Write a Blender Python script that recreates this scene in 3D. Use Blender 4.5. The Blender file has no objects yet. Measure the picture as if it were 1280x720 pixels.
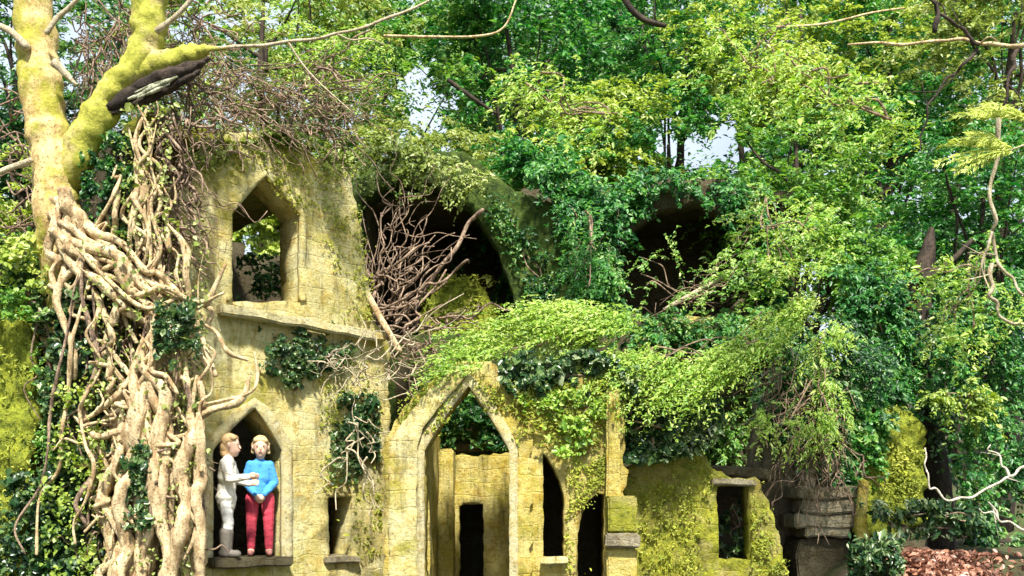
import bpy, bmesh, math, random
import numpy as np
from mathutils import Vector, noise
from mathutils.geometry import delaunay_2d_cdt

SC = bpy.context.scene
COL = SC.collection
RNG = np.random.default_rng(11)
random.seed(7)
F, CX, HY, CZ = 1108.0, 640.0, 640.0, 1.6      # focal length in photo pixels, centre column, eye-level row, eye height


def P(px, py, Y):
    return Vector(((px - CX) / F * Y, Y, CZ + (HY - py) / F * Y))


def proj(A):
    A = np.asarray(A)
    return CX + A[:, 0] / A[:, 1] * F, HY - (A[:, 2] - CZ) / A[:, 1] * F


# ------------------------------------------------------------------ object helpers
def tag(o, label=None, cat=None, group=None, kind=None):
    if label: o['label'] = label
    if cat: o['category'] = cat
    if group: o['group'] = group
    if kind: o['kind'] = kind
    return o


def thing(name, label, cat, loc=(0, 0, 0), group=None):
    o = bpy.data.objects.new(name, None)
    o.empty_display_size = 0.1
    o.location = loc
    COL.objects.link(o)
    return tag(o, label, cat, group)


def link(name, me, mat, parent=None):
    o = bpy.data.objects.new(name, me)
    if mat is not None: me.materials.append(mat)
    COL.objects.link(o)
    if parent is not None:
        o.parent = parent
        r = parent
        off = Vector((0, 0, 0))
        while r is not None:
            off += Vector(r.location)
            r = r.parent
        o.location = -off          # meshes are written in world coordinates
    return o


def np_mesh(name, V, Q, smooth=False):
    """V (n,3), Q list of arrays of faces with the same number of corners each"""
    me = bpy.data.meshes.new(name)
    V = np.asarray(V, np.float32)
    Qs = [np.asarray(q, np.int32) for q in Q if len(q)]
    me.vertices.add(len(V)); me.vertices.foreach_set('co', V.ravel())
    li = np.concatenate([q.ravel() for q in Qs])
    tot = np.concatenate([np.full(len(q), q.shape[1], np.int32) for q in Qs])
    st = np.concatenate([[0], np.cumsum(tot)[:-1]]).astype(np.int32)
    me.loops.add(len(li)); me.loops.foreach_set('vertex_index', li)
    me.polygons.add(len(tot)); me.polygons.foreach_set('loop_start', st); me.polygons.foreach_set('loop_total', tot)
    if smooth: me.polygons.foreach_set('use_smooth', np.ones(len(tot), bool))
    me.update(calc_edges=True)
    return me


class MB:
    """collects tubes, boxes and leaves; build() links them as one mesh"""
    def __init__(s): s.V = []; s.Q4 = []; s.n = 0
    def add(s, V, Q):
        V = np.asarray(V, np.float64)
        s.V.append(V); s.Q4.append(np.asarray(Q, np.int64) + s.n); s.n += len(V)
    def tube(s, pts, rad, k=7, rough=0.12, sub=5):
        P0 = np.array([list(p) for p in pts], float); R0 = np.asarray(rad, float)
        if R0.ndim == 0: R0 = np.full(len(P0), float(R0))
        # catmull-rom resample
        n = len(P0); out = []; rr = []
        Pe = np.vstack([2 * P0[0] - P0[1], P0, 2 * P0[-1] - P0[-2]])
        for i in range(n - 1):
            a, b, c, d = Pe[i:i + 4]
            for j in range(sub):
                t = j / sub
                out.append(0.5 * (2 * b + (c - a) * t + (2 * a - 5 * b + 4 * c - d) * t * t + (3 * b - a - 3 * c + d) * t ** 3))
                rr.append(R0[i] * (1 - t) + R0[i + 1] * t)
        out.append(P0[-1]); rr.append(R0[-1])
        Pp = np.array(out); rr = np.array(rr); m = len(Pp)
        T = np.gradient(Pp, axis=0); T /= np.linalg.norm(T, axis=1)[:, None] + 1e-9
        up = np.array([0.31, -0.9, 0.2]) if abs(T[0][2]) > .6 else np.array([0, -.3, 1.])
        Vv = np.zeros((m * k + 2, 3))
        N = np.cross(T[0], up); N /= np.linalg.norm(N)
        ph = RNG.uniform(0, 99)
        for i in range(m):
            N = N - T[i] * np.dot(N, T[i]); N /= np.linalg.norm(N) + 1e-9
            B = np.cross(T[i], N)
            for j in range(k):
                a = 2 * math.pi * j / k
                q = 1 + rough * (noise.noise((ph + math.cos(a) * .9, math.sin(a) * .9, i * .33 + ph)) * 1.7 + noise.noise((ph + math.cos(a) * 2.3, math.sin(a) * 2.3, i * .8 + ph)) * .9)
                Vv[i * k + j] = Pp[i] + (N * math.cos(a) + B * math.sin(a)) * rr[i] * q
        Vv[m * k] = Pp[0] - T[0] * rr[0] * .4; Vv[m * k + 1] = Pp[-1] + T[-1] * rr[-1] * .6
        Q = []
        for i in range(m - 1):
            for j in range(k):
                j2 = (j + 1) % k
                Q.append((i * k + j, i * k + j2, (i + 1) * k + j2, (i + 1) * k + j))
        for j in range(0, k):
            j2 = (j + 1) % k
            Q.append((m * k, j2, j, j)); Q.append((m * k + 1, (m - 1) * k + j, (m - 1) * k + j2, (m - 1) * k + j2))
        s.add(Vv, Q)
    def build(s, name, mat, parent=None, smooth=True):
        V = np.vstack(s.V); Q = np.vstack(s.Q4)
        tri = Q[:, 2] == Q[:, 3]
        me = np_mesh(name, V, [Q[~tri], Q[tri][:, :3]], smooth)
        return link(name, me, mat, parent)


def wander(p0, p1, n, amp, rng, ramp=None):
    """an uneven 3-D line from p0 to p1"""
    p0 = np.array(list(p0), float); p1 = np.array(list(p1), float)
    t = np.linspace(0, 1, n)[:, None]
    L = p0 * (1 - t) + p1 * t
    d = rng.normal(0, 1, (n, 3)) * amp
    d[0] = 0; d[-1] *= .4
    d[:, 1] *= .45
    return L + d


def leaves(mb, C, size, rng, nrm=(0, -.75, .5), spread=.7, elong=1.5, droop=.4, sjit=.35, tan=None):
    """folded six-cornered leaves at the points C"""
    C = np.asarray(C, float); N = len(C)
    if N == 0: return
    n = np.asarray(nrm, float)
    if n.ndim == 1: n = np.tile(n, (N, 1))
    n = n + rng.normal(0, spread, (N, 3)); n /= np.linalg.norm(n, axis=1)[:, None]
    t = rng.normal(0, 1, (N, 3)) * (1 if tan is None else .35); t[:, 2] -= droop * 2
    if tan is not None: t = t + tan
    t -= n * (t * n).sum(1)[:, None]; t /= np.linalg.norm(t, axis=1)[:, None] + 1e-9
    b = np.cross(n, t)
    S = (size * np.exp(rng.normal(0, sjit, N)))[:, None]
    L = S; W = S / elong
    V = np.empty((N, 6, 3))
    V[:, 0] = C - t * L * .5
    V[:, 1] = C - t * L * .22 + b * W * .46 + n * W * .16
    V[:, 2] = C + t * L * .12 + b * W * .40 + n * W * .14
    V[:, 3] = C + t * L * .5 - n * L * .10
    V[:, 4] = C + t * L * .12 - b * W * .40 + n * W * .14
    V[:, 5] = C - t * L * .22 - b * W * .46 + n * W * .16
    i = (np.arange(N) * 6)[:, None]
    Q = np.concatenate([i + np.array([[0, 1, 2, 3]]), i + np.array([[0, 3, 4, 5]])], 0)
    mb.add(V.reshape(-1, 3), Q)


# ------------------------------------------------------------------ materials
def newmat(name):
    m = bpy.data.materials.new(name); m.use_nodes = True
    nt = m.node_tree
    return m, nt, nt.nodes['Principled BSDF'], nt.nodes['Material Output']


def N_(nt, t, **kw):
    n = nt.nodes.new(t)
    for k, v in kw.items():
        if k in n.inputs and not hasattr(n, k): n.inputs[k].default_value = v
        elif hasattr(n, k): setattr(n, k, v)
        else: n.inputs[k].default_value = v
    return n


def ramp(nt, src, stops, interp='LINEAR'):
    r = nt.nodes.new('ShaderNodeValToRGB'); r.color_ramp.interpolation = interp
    e = r.color_ramp.elements
    while len(e) < len(stops): e.new(.5)
    for el, (p, c) in zip(e, stops):
        el.position = p; el.color = (*c, 1) if len(c) == 3 else c
    nt.links.new(src, r.inputs[0])
    return r


def mixc(nt, a, b, fac, mode='MIX'):
    m = nt.nodes.new('ShaderNodeMix'); m.data_type = 'RGBA'; m.blend_type = mode
    for s, v in ((m.inputs[6], a), (m.inputs[7], b), (m.inputs[0], fac)):
        if hasattr(v, 'is_output'): nt.links.new(v, s)
        elif isinstance(v, (int, float)): s.default_value = v
        else: s.default_value = (*v, 1)
    return m.outputs[2]


def tex(nt, co, scale, detail=6, rough=.6, sc=None):
    if sc:
        mp = nt.nodes.new('ShaderNodeMapping'); mp.inputs['Scale'].default_value = sc
        nt.links.new(co, mp.inputs[0]); co = mp.outputs[0]
    t = nt.nodes.new('ShaderNodeTexNoise')
    t.inputs['Scale'].default_value = scale; t.inputs['Detail'].default_value = detail; t.inputs['Roughness'].default_value = rough
    nt.links.new(co, t.inputs['Vector'])
    return t.outputs['Fac']


def stone(name, c1, c2, moss, mossc=((.10, .13, .012), (.28, .26, .03)), bricks=True, stain=.5, joint=.38):
    m, nt, bs, out = newmat(name)
    geo = nt.nodes.new('ShaderNodeTexCoord'); co = geo.outputs['Object']
    uv = geo.outputs['UV']
    base = mixc(nt, c1, c2, ramp(nt, tex(nt, co, 2.2, 7, .7), [(.38, (0, 0, 0)), (.62, (1, 1, 1))]).outputs[0])
    fine = tex(nt, co, 30, 8, .75)
    mid = tex(nt, co, 8.5, 8, .75)
    # ochre lichen and brown weathering blotches
    base = mixc(nt, base, (c1[0] * .80, c1[1] * .62, c1[2] * .30), ramp(nt, mid, [(.50, (0, 0, 0)), (.64, (.75,) * 3)]).outputs[0])
    base = mixc(nt, base, (.13, .085, .03), ramp(nt, tex(nt, co, 16, 9, .8), [(.56, (0, 0, 0)), (.66, (.85,) * 3)]).outputs[0])
    base = mixc(nt, base, (min(1, c2[0] * 1.25), min(1, c2[1] * 1.25), min(1, c2[2] * 1.5)), ramp(nt, tex(nt, co, 19, 8, .75), [(.56, (0, 0, 0)), (.68, (.7,) * 3)]).outputs[0])
    if bricks:
        br = nt.nodes.new('ShaderNodeTexBrick')
        for k, v in (('Scale', 1.), ('Mortar Size', .010), ('Mortar Smooth', .9), ('Brick Width', .38), ('Row Height', .17)):
            br.inputs[k].default_value = v
        warp = nt.nodes.new('ShaderNodeVectorMath'); warp.operation = 'MULTIPLY_ADD'
        nc = nt.nodes.new('ShaderNodeTexNoise'); nc.inputs['Scale'].default_value = 3.1; nc.inputs['Detail'].default_value = 5; nt.links.new(uv, nc.inputs['Vector'])
        nt.links.new(nc.outputs['Color'], warp.inputs[0]); warp.inputs[1].default_value = (.16, .13, 0); nt.links.new(uv, warp.inputs[2])
        nt.links.new(warp.outputs[0], br.inputs['Vector'])
        br.inputs['Color1'].default_value = (.80, .78, .74, 1); br.inputs['Color2'].default_value = (1.08, 1.05, 1, 1); br.inputs['Mortar'].default_value = (.62, .54, .40, 1)
        wear = ramp(nt, tex(nt, co, 1.6, 6, .65), [(.40, (.0,) * 3), (.60, (joint,) * 3)])
        base = mixc(nt, base, mixc(nt, (1., 1., 1.), br.outputs['Color'], wear.outputs[0]), 1., 'MULTIPLY')
    # vertical weather streaks
    st = tex(nt, co, 6, 6, .7, (1, 1, .14))
    base = mixc(nt, base, (.075, .055, .02), ramp(nt, st, [(.52, (0, 0, 0)), (.66, (stain,) * 3)]).outputs[0])
    # moss
    mk = tex(nt, co, 1.25, 10, .74)
    mc = mixc(nt, mossc[0], mossc[1], ramp(nt, tex(nt, co, 13, 9, .8), [(.38, (0, 0, 0)), (.62, (1, 1, 1))]).outputs[0])
    lo = .78 - moss * .55
    base = mixc(nt, base, mc, ramp(nt, mk, [(lo, (0, 0, 0)), (lo + .12, (.92, .92, .92))]).outputs[0])
    nt.links.new(base, bs.inputs['Base Color'])
    bs.inputs['Roughness'].default_value = .92
    bs.inputs['Specular IOR Level'].default_value = .2
    b1 = N_(nt, 'ShaderNodeBump'); b1.inputs['Strength'].default_value = 1.; b1.inputs['Distance'].default_value = .035
    nt.links.new(fine, b1.inputs['Height'])
    b2 = N_(nt, 'ShaderNodeBump'); b2.inputs['Strength'].default_value = .9; b2.inputs['Distance'].default_value = .07
    nt.links.new(mid, b2.inputs['Height']); nt.links.new(b1.outputs[0], b2.inputs['Normal'])
    last = b2
    if bricks:
        jm = nt.nodes.new('ShaderNodeMath'); jm.operation = 'MULTIPLY'; nt.links.new(br.outputs['Fac'], jm.inputs[0]); nt.links.new(wear.outputs[0], jm.inputs[1])
        b3 = N_(nt, 'ShaderNodeBump', invert=True); b3.inputs['Strength'].default_value = .8; b3.inputs['Distance'].default_value = .025
        nt.links.new(jm.outputs[0], b3.inputs['Height']); nt.links.new(b2.outputs[0], b3.inputs['Normal']); last = b3
    nt.links.new(last.outputs[0], bs.inputs['Normal'])
    return m


def bark(name, c1, c2, moss=.0, mossc=((.10, .13, .012), (.30, .30, .03)), streak=1., sc=9):
    m, nt, bs, out = newmat(name)
    co = nt.nodes.new('ShaderNodeTexCoord').outputs['Object']
    f = tex(nt, co, sc, 8, .7, (1, 1, .35)); f2 = tex(nt, co, sc * 3.7, 6, .7)
    base = mixc(nt, c1, c2, ramp(nt, f, [(.40, (0, 0, 0)), (.58, (1, 1, 1))]).outputs[0])
    base = mixc(nt, base, tuple(x * .30 for x in c1), ramp(nt, f2, [(.52, (0, 0, 0)), (.66, (.9, .9, .9))]).outputs[0])
    if moss > 0:
        lo = .78 - moss * .55
        mc = mixc(nt, mossc[0], mossc[1], ramp(nt, tex(nt, co, 14, 7, .75), [(.35, (0, 0, 0)), (.66, (1, 1, 1))]).outputs[0])
        base = mixc(nt, base, mc, ramp(nt, tex(nt, co, 2.6, 8, .65), [(lo, (0, 0, 0)), (lo + .12, (.95,) * 3)]).outputs[0])
    nt.links.new(base, bs.inputs['Base Color']); bs.inputs['Roughness'].default_value = .85
    bs.inputs['Specular IOR Level'].default_value = .25
    b1 = N_(nt, 'ShaderNodeBump'); b1.inputs['Strength'].default_value = .8; b1.inputs['Distance'].default_value = .02
    nt.links.new(f2, b1.inputs['Height'])
    b2 = N_(nt, 'ShaderNodeBump'); b2.inputs['Strength'].default_value = .8; b2.inputs['Distance'].default_value = .03
    nt.links.new(f, b2.inputs['Height']); nt.links.new(b1.outputs[0], b2.inputs['Normal'])
    nt.links.new(b2.outputs[0], bs.inputs['Normal'])
    return m


def leafmat(name, stops, rough=.42, trans=.35, clump=.5):
    m, nt, bs, out = newmat(name)
    g = nt.nodes.new('ShaderNodeNewGeometry')
    co = nt.nodes.new('ShaderNodeTexCoord').outputs['Object']
    mx = nt.nodes.new('ShaderNodeMix'); mx.data_type = 'FLOAT'; mx.inputs[0].default_value = clump
    nt.links.new(g.outputs['Random Per Island'], mx.inputs[2])
    cl = ramp(nt, tex(nt, co, 1.1, 4, .6), [(.3, (0, 0, 0)), (.7, (1, 1, 1))])
    nt.links.new(cl.outputs[0], mx.inputs[3])
    c = ramp(nt, mx.outputs[0], stops)
    nt.links.new(c.outputs[0], bs.inputs['Base Color'])
    bs.inputs['Roughness'].default_value = rough; bs.inputs['Specular IOR Level'].default_value = .55
    tr = nt.nodes.new('ShaderNodeBsdfTranslucent')
    hs = nt.nodes.new('ShaderNodeHueSaturation'); hs.inputs['Value'].default_value = 1.5; hs.inputs['Saturation'].default_value = 1.1; hs.inputs['Hue'].default_value = .49
    nt.links.new(c.outputs[0], hs.inputs['Color']); nt.links.new(hs.outputs[0], tr.inputs[0])
    ms = nt.nodes.new('ShaderNodeMixShader'); ms.inputs[0].default_value = trans
    nt.links.new(bs.outputs[0], ms.inputs[1]); nt.links.new(tr.outputs[0], ms.inputs[2])
    nt.links.new(ms.outputs[0], out.inputs[0])
    return m


def plain(name, c, rough=.8, var=.25, sc=30):
    m, nt, bs, out = newmat(name)
    co = nt.nodes.new('ShaderNodeTexCoord').outputs['Object']
    f = tex(nt, co, sc, 5, .6)
    b = mixc(nt, tuple(x * (1 - var) for x in c), tuple(min(1, x * (1 + var)) for x in c), ramp(nt, f, [(.35, (0, 0, 0)), (.65, (1, 1, 1))]).outputs[0])
    nt.links.new(b, bs.inputs['Base Color']); bs.inputs['Roughness'].default_value = rough
    bu = N_(nt, 'ShaderNodeBump'); bu.inputs['Strength'].default_value = .3; bu.inputs['Distance'].default_value = .004
    nt.links.new(f, bu.inputs['Height']); nt.links.new(bu.outputs[0], bs.inputs['Normal'])
    return m


M = dict(
    cream=stone('cream_stone', (.76, .65, .24), (.86, .80, .44), .50, ((.28, .27, .02), (.56, .50, .06)), stain=.6),
    yellow=stone('yellow_stone', (.62, .50, .10), (.76, .66, .26), .46, ((.20, .21, .015), (.54, .49, .04)), stain=.75),
    surround=stone('dressed_stone', (.72, .62, .28), (.80, .74, .46), .20, bricks=False, stain=.5),
    mossy=stone('mossy_stone', (.42, .38, .10), (.58, .52, .20), .66, ((.12, .15, .012), (.48, .48, .04)), stain=.7, joint=.5),
    rubble=stone('rubble_stone', (.20, .15, .07), (.32, .26, .12), .42, ((.07, .10, .012), (.26, .26, .03))),
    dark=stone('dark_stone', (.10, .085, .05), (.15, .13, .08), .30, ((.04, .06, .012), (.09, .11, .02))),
    grey=stone('grey_stone', (.32, .28, .19), (.44, .40, .27), .28),
    streaked=stone('streaked_stone', (.28, .23, .17), (.36, .31, .22), .40, ((.07, .11, .02), (.24, .28, .05)), stain=1., bricks=False),
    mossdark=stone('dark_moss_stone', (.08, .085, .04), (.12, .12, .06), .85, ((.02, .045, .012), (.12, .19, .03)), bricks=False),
    greenmoss=stone('moss_cover', (.30, .30, .05), (.34, .36, .06), .90, ((.05, .09, .012), (.48, .53, .05)), bricks=False, stain=.25),
    trunk=bark('beech_bark', (.50, .33, .13), (.76, .60, .28), .56, ((.22, .23, .02), (.50, .46, .07)), sc=8),
    mosslimb=bark('mossy_bark', (.42, .34, .12), (.56, .46, .20), .75, ((.20, .22, .02), (.52, .50, .08)), sc=6),
    root=bark('root_bark', (.38, .25, .125), (.78, .62, .37), .22, ((.16, .17, .02), (.42, .38, .07)), sc=13),
    vine=bark('vine_bark', (.13, .085, .06), (.42, .30, .21), .10, sc=16),
    darkbark=bark('dark_bark', (.030, .022, .018), (.07, .05, .036), .14, ((.02, .04, .01), (.06, .08, .02))),
    pale=bark('pale_bark', (.42, .34, .21), (.66, .57, .40), .12, sc=22),
    whitebark=bark('white_bark', (.60, .53, .42), (.74, .68, .56), .0, sc=22),
    wood=bark('split_wood', (.16, .17, .09), (.50, .50, .36), .35, sc=14),
    moss=leafmat('moss_tuft', [(.0, (.06, .09, .008)), (.4, (.20, .25, .02)), (.75, (.40, .43, .05)), (1., (.60, .60, .18))], rough=.8, trans=.25),
    lime=leafmat('lime_leaf', [(.0, (.02, .07, .01)), (.3, (.06, .20, .028)), (.6, (.21, .38, .055)), (1., (.60, .68, .28))]),  # pale end of the green ranges paints leaf sheen and sun as colour
    yellowleaf=leafmat('yellow_leaf', [(.0, (.03, .08, .012)), (.3, (.15, .25, .03)), (.6, (.36, .46, .07)), (1., (.66, .70, .28))]),
    emerald=leafmat('emerald_leaf', [(.0, (.004, .035, .010)), (.35, (.016, .12, .025)), (.65, (.08, .28, .045)), (.85, (.24, .42, .09)), (1., (.56, .64, .28))], clump=.45),  # pale top stops put light highlights into the leaf colour
    deep=leafmat('deep_leaf', [(.0, (.003, .018, .008)), (.35, (.012, .070, .020)), (.6, (.05, .18, .035)), (.8, (.20, .36, .08)), (1., (.52, .62, .32))], clump=.4),  # palest stops stand in for highlights on the dark leaves
    ivy=leafmat('ivy_leaf', [(.0, (.006, .025, .012)), (.45, (.03, .09, .03)), (.75, (.13, .22, .06)), (1., (.58, .62, .40))], rough=.3, clump=.25),  # last stop paints white glossy reflections as pale leaves
    bright=leafmat('bright_leaf', [(.0, (.06, .18, .015)), (.35, (.20, .37, .04)), (.65, (.36, .48, .08)), (1., (.58, .66, .26))], clump=.35),
    olive=leafmat('olive_leaf', [(.0, (.03, .055, .015)), (.35, (.13, .19, .03)), (.65, (.30, .37, .08)), (1., (.62, .64, .30))]),
    litter=leafmat('dead_leaf', [(.0, (.05, .03, .02)), (.35, (.16, .07, .045)), (.65, (.40, .19, .12)), (1., (.66, .46, .33))], trans=.1),
    needle=leafmat('needle_leaf', [(.0, (.28, .38, .05)), (.5, (.52, .60, .12)), (1., (.74, .78, .32))], trans=.3),
    skin=plain('skin', (.68, .44, .32), .55, .06),
    hair=plain('fair_hair', (.50, .36, .17), .6, .35, 80),
    hair2=plain('pale_hair', (.50, .33, .16), .6, .35, 80),
    blue=plain('blue_wool', (.055, .27, .62), .9, .18, 120),
    red=plain('red_cotton', (.48, .045, .075), .9, .18, 60),
    creamcloth=plain('cream_cloth', (.78, .74, .64), .9, .12, 60),
    whitecloth=plain('white_cloth', (.72, .70, .66), .9, .1, 60),
    boot=plain('grey_boot', (.13, .115, .095), .7, .2),
    shoe=plain('brown_shoe', (.36, .14, .12), .6, .2),
    eye=plain('eye_dark', (.02, .015, .012), .2, .1),
    lip=plain('lip', (.50, .20, .17), .5, .1),
)


# ------------------------------------------------------------------ walls with openings
class Frame:
    """a vertical plane: origin (x, y), heading of its length in degrees; n points away from the viewer"""
    def __init__(s, x, y, deg):
        a = math.radians(deg); s.o = (x, y); s.d = (math.cos(a), math.sin(a)); s.n = (-math.sin(a), math.cos(a))
    def pt(s, u, n, z):
        return Vector((s.o[0] + s.d[0] * u + s.n[0] * n, s.o[1] + s.d[1] * u + s.n[1] * n, z))
    def px(s, px, py, off=0.):
        k = (px - CX) / F; ox = s.o[0] + s.n[0] * off; oy = s.o[1] + s.n[1] * off
        u = (k * oy - ox) / (s.d[0] - k * s.d[1]); Y = oy + s.d[1] * u
        return (u, CZ + (HY - py) / F * Y)
    def depth(s, px, off=0.):
        return s.pt(s.px(px, 0, off)[0], off, 0).y


def inside(poly, x, y):
    r = False; j = len(poly) - 1
    for i in range(len(poly)):
        xi, yi = poly[i]; xj, yj = poly[j]
        if (yi > y) != (yj > y) and x < (xj - xi) * (y - yi) / (yj - yi) + xi: r = not r
        j = i
    return r


def inside_np(poly, X, Y):
    r = np.zeros(len(X), bool); j = len(poly) - 1
    for i in range(len(poly)):
        xi, yi = poly[i]; xj, yj = poly[j]
        c = ((yi > Y) != (yj > Y))
        if yi != yj: r ^= c & (X < (xj - xi) * (Y - yi) / (yj - yi) + xi)
        j = i
    return r


def resample(poly, step, jit, rng):
    out = []
    for i in range(len(poly)):
        a = np.array(poly[i]); b = np.array(poly[(i + 1) % len(poly)])
        L = np.linalg.norm(b - a); k = max(1, int(round(L / step)))
        for j in range(k):
            p = a + (b - a) * j / k
            if j > 0: p = p + rng.normal(0, jit, 2)
            out.append((float(p[0]), float(p[1])))
    return out


def wall(name, fr, outer, holes, thick, mat, parent, off=0., step=.07, jit=.014, rough=.03, holejit=.006, backoff=None, label=None, px=True):
    """a stone wall with openings; outlines given in photo pixels are dropped onto the wall's own plane, or in metres (u, z)"""
    rng = np.random.default_rng(abs(hash(name + str(outer[0]))) % 9999 if False else int(sum(outer[0]) * 13 + len(outer) * 7) % 9999)
    cv = (lambda q: [fr.px(x, y, off) for x, y in q]) if px else (lambda q: list(q))
    ou = resample(cv(outer), step, jit, rng); hs = [resample(cv(h), step, holejit, rng) for h in holes]
    pts = []; edges = []
    for ring in [ou] + hs:
        b = len(pts); pts += ring
        edges += [(b + i, b + (i + 1) % len(ring)) for i in range(len(ring))]
    A = np.array(ou); bnd = np.array(pts)
    gx = np.arange(A[:, 0].min(), A[:, 0].max(), step); gz = np.arange(A[:, 1].min(), A[:, 1].max(), step)
    for ix, x in enumerate(gx):
        for z in gz:
            q = (x + rng.uniform(-.3, .3) * step, z + rng.uniform(-.3, .3) * step)
            if not inside(ou, *q) or any(inside(h, *q) for h in hs): continue
            if np.min((bnd[:, 0] - q[0]) ** 2 + (bnd[:, 1] - q[1]) ** 2) < (step * .6) ** 2: continue
            pts.append(q)
    v, e, f, *_ = delaunay_2d_cdt([Vector(p) for p in pts], edges, [], 0, 1e-5)
    tris = []
    for t in f:
        if len(t) != 3: continue
        cx = sum(v[i][0] for i in t) / 3; cz = sum(v[i][1] for i in t) / 3
        if inside(ou, cx, cz) and not any(inside(h, cx, cz) for h in hs): tris.append(list(t))
    n = len(v); V = np.zeros((2 * n, 3)); UV = np.zeros((2 * n, 2))
    sd = rng.uniform(0, 50)
    for i, (u, z) in enumerate(v):
        d = rough * (noise.noise((u * 2.1 + sd, z * 2.1, 0)) * 1.1 + noise.noise((u * 7 + sd, z * 7, 3)) * .6)
        V[i] = fr.pt(u, off + d, z); V[n + i] = fr.pt(u, off + thick + d, z)
        UV[i] = (u, z); UV[n + i] = (u, z)
    cnt = {}
    for t in tris:
        for a, b in ((t[0], t[1]), (t[1], t[2]), (t[2], t[0])):
            cnt.setdefault((min(a, b), max(a, b)), []).append((a, b))
    rim = [k[0] for k in cnt.values() if len(k) == 1]
    # front faces look along -n: order so that the normal points to the viewer
    fr3 = [t if True else t for t in tris]
    Q4 = [(b, a, n + a, n + b) for a, b in rim]
    T = np.array(fr3); T2 = T[:, ::-1] + n
    me = np_mesh(name, V, [T, T2, np.array(Q4)])
    uvl = me.uv_layers.new(name='UVMap')
    li = np.zeros(len(me.loops), np.int32); me.loops.foreach_get('vertex_index', li)
    uvv = UV[li]
    nr = len(Q4) * 4
    back = li >= n; base = len(li) - nr
    uvv[base:][back[base:]] += (thick, 0)
    uvl.data.foreach_set('uv', uvv.astype(np.float32).ravel())
    o = link(name, me, mat, parent)
    if label: o['label'] = label
    return o


def block(name, fr, u0, u1, n0, n1, z0, z1, mat, parent, jit=.008, step=.12, rough=.02):
    """a worn stone block in the frame's own axes (subdivided box)"""
    bm = bmesh.new(); bmesh.ops.create_cube(bm, size=1)
    for q in bm.verts: q.co = Vector(((q.co.x + .5) * (u1 - u0) + u0, (q.co.y + .5) * (n1 - n0) + n0, (q.co.z + .5) * (z1 - z0) + z0))
    bmesh.ops.bevel(bm, geom=bm.edges[:], offset=min(.018, .2 * min(u1 - u0, n1 - n0, z1 - z0)), segments=2, affect='EDGES')
    big = max(u1 - u0, z1 - z0, n1 - n0)
    bmesh.ops.subdivide_edges(bm, edges=[e for e in bm.edges if e.calc_length() > .2], cuts=int(min(14, big / step)), use_grid_fill=True)
    uvl = bm.loops.layers.uv.new('UVMap')
    for fc in bm.faces:
        nn = fc.normal
        for lp in fc.loops:
            c = lp.vert.co
            lp[uvl].uv = (c.x + c.y, c.z) if abs(nn.z) < .7 else (c.x, c.y)
    for q in bm.verts:
        c = q.co.copy(); w = fr.pt(*c)
        s = noise.noise_vector(w * 3.1) * rough + noise.noise_vector(w * 11) * jit
        q.co = w + s
    me = bpy.data.meshes.new(name); bm.to_mesh(me); bm.free()
    return link(name, me, mat, parent)


def lancet(x0, x1, ytop, yspr, ybot, bulge=.0, apex=.5, n=6):
    """pointed opening outline in pixels, clockwise from bottom left; bulge > 0 curves the sides of the arch"""
    xa = x0 + (x1 - x0) * apex; pts = [(x0, ybot), (x0, yspr)]
    for i in range(1, n):
        t = i / n; pts.append((x0 + (xa - x0) * t, yspr + (ytop - yspr) * (t + bulge * math.sin(math.pi * t))))
    pts.append((xa, ytop))
    for i in range(1, n):
        t = 1 - i / n; pts.append((x1 + (xa - x1) * t, yspr + (ytop - yspr) * (t + bulge * math.sin(math.pi * t))))
    pts += [(x1, yspr), (x1, ybot)]
    return pts


def grown(poly, d):
    c = np.mean(poly, 0); return poly


# ------------------------------------------------------------------ the ruined house
W1 = Frame(-2.968, 8.7, 45)
W2 = Frame((480 - CX) / F * 9.2, 9.2, 0)
W3 = Frame(-2.2, 11.5, 0)

house = thing('ruined_house', 'roofless cream stone house with pointed gothic windows and porch arch, overgrown with ivy', 'ruin', (-1.0, 10, 0))
up_hole = lancet(290, 376, 219, 268, 377, .04, .50)
lo_hole = lancet(266, 354, 509, 562, 700, .04, .60)
re_hole = [(411, 696), (411, 622), (440, 620), (440, 694)]
wall('facade', W1, [(205, 830), (205, 262), (228, 225), (255, 190), (288, 165), (330, 170), (372, 186), (410, 200), (436, 215), (448, 262), (455, 320), (468, 400), (486, 430), (486, 830)],
     [up_hole, lo_hole, re_hole], .42, M['cream'], house, rough=.035)
def surround(name, fr, hole, wpx, proud, mat, parent, open_bottom=True, wy=None, d=.05):
    """a proud band of dressed stone round an opening"""
    wy = wy or wpx
    cx = np.mean([p[0] for p in hole]); ytop = min(p[1] for p in hole)
    x0 = min(p[0] for p in hole); x1 = max(p[0] for p in hole)
    xa = [p[0] for p in hole if p[1] == ytop][0]
    outer = []
    for x, y in hole:
        fx = -1 if x < xa - 1 else (1 if x > xa + 1 else 0)
        yb = max(p[1] for p in hole)
        outer.append((x + fx * wpx, y if y >= yb - 1 else y - (wy if fx == 0 else wy * .55)))
    inner = [(x + (.6 if x < xa else -.6 if x > xa else 0), y) for x, y in hole]
    ring = outer + inner[::-1]
    return wall(name, fr, ring, [], d, mat, parent, off=-proud, step=.06, jit=.003, holejit=.003, rough=.008)


surround('window_surround', W1, up_hole, 7, .012, M['cream'], house)
lo_sur = surround('window_surround', W1, lo_hole, 12, .025, M['surround'], house)
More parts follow.
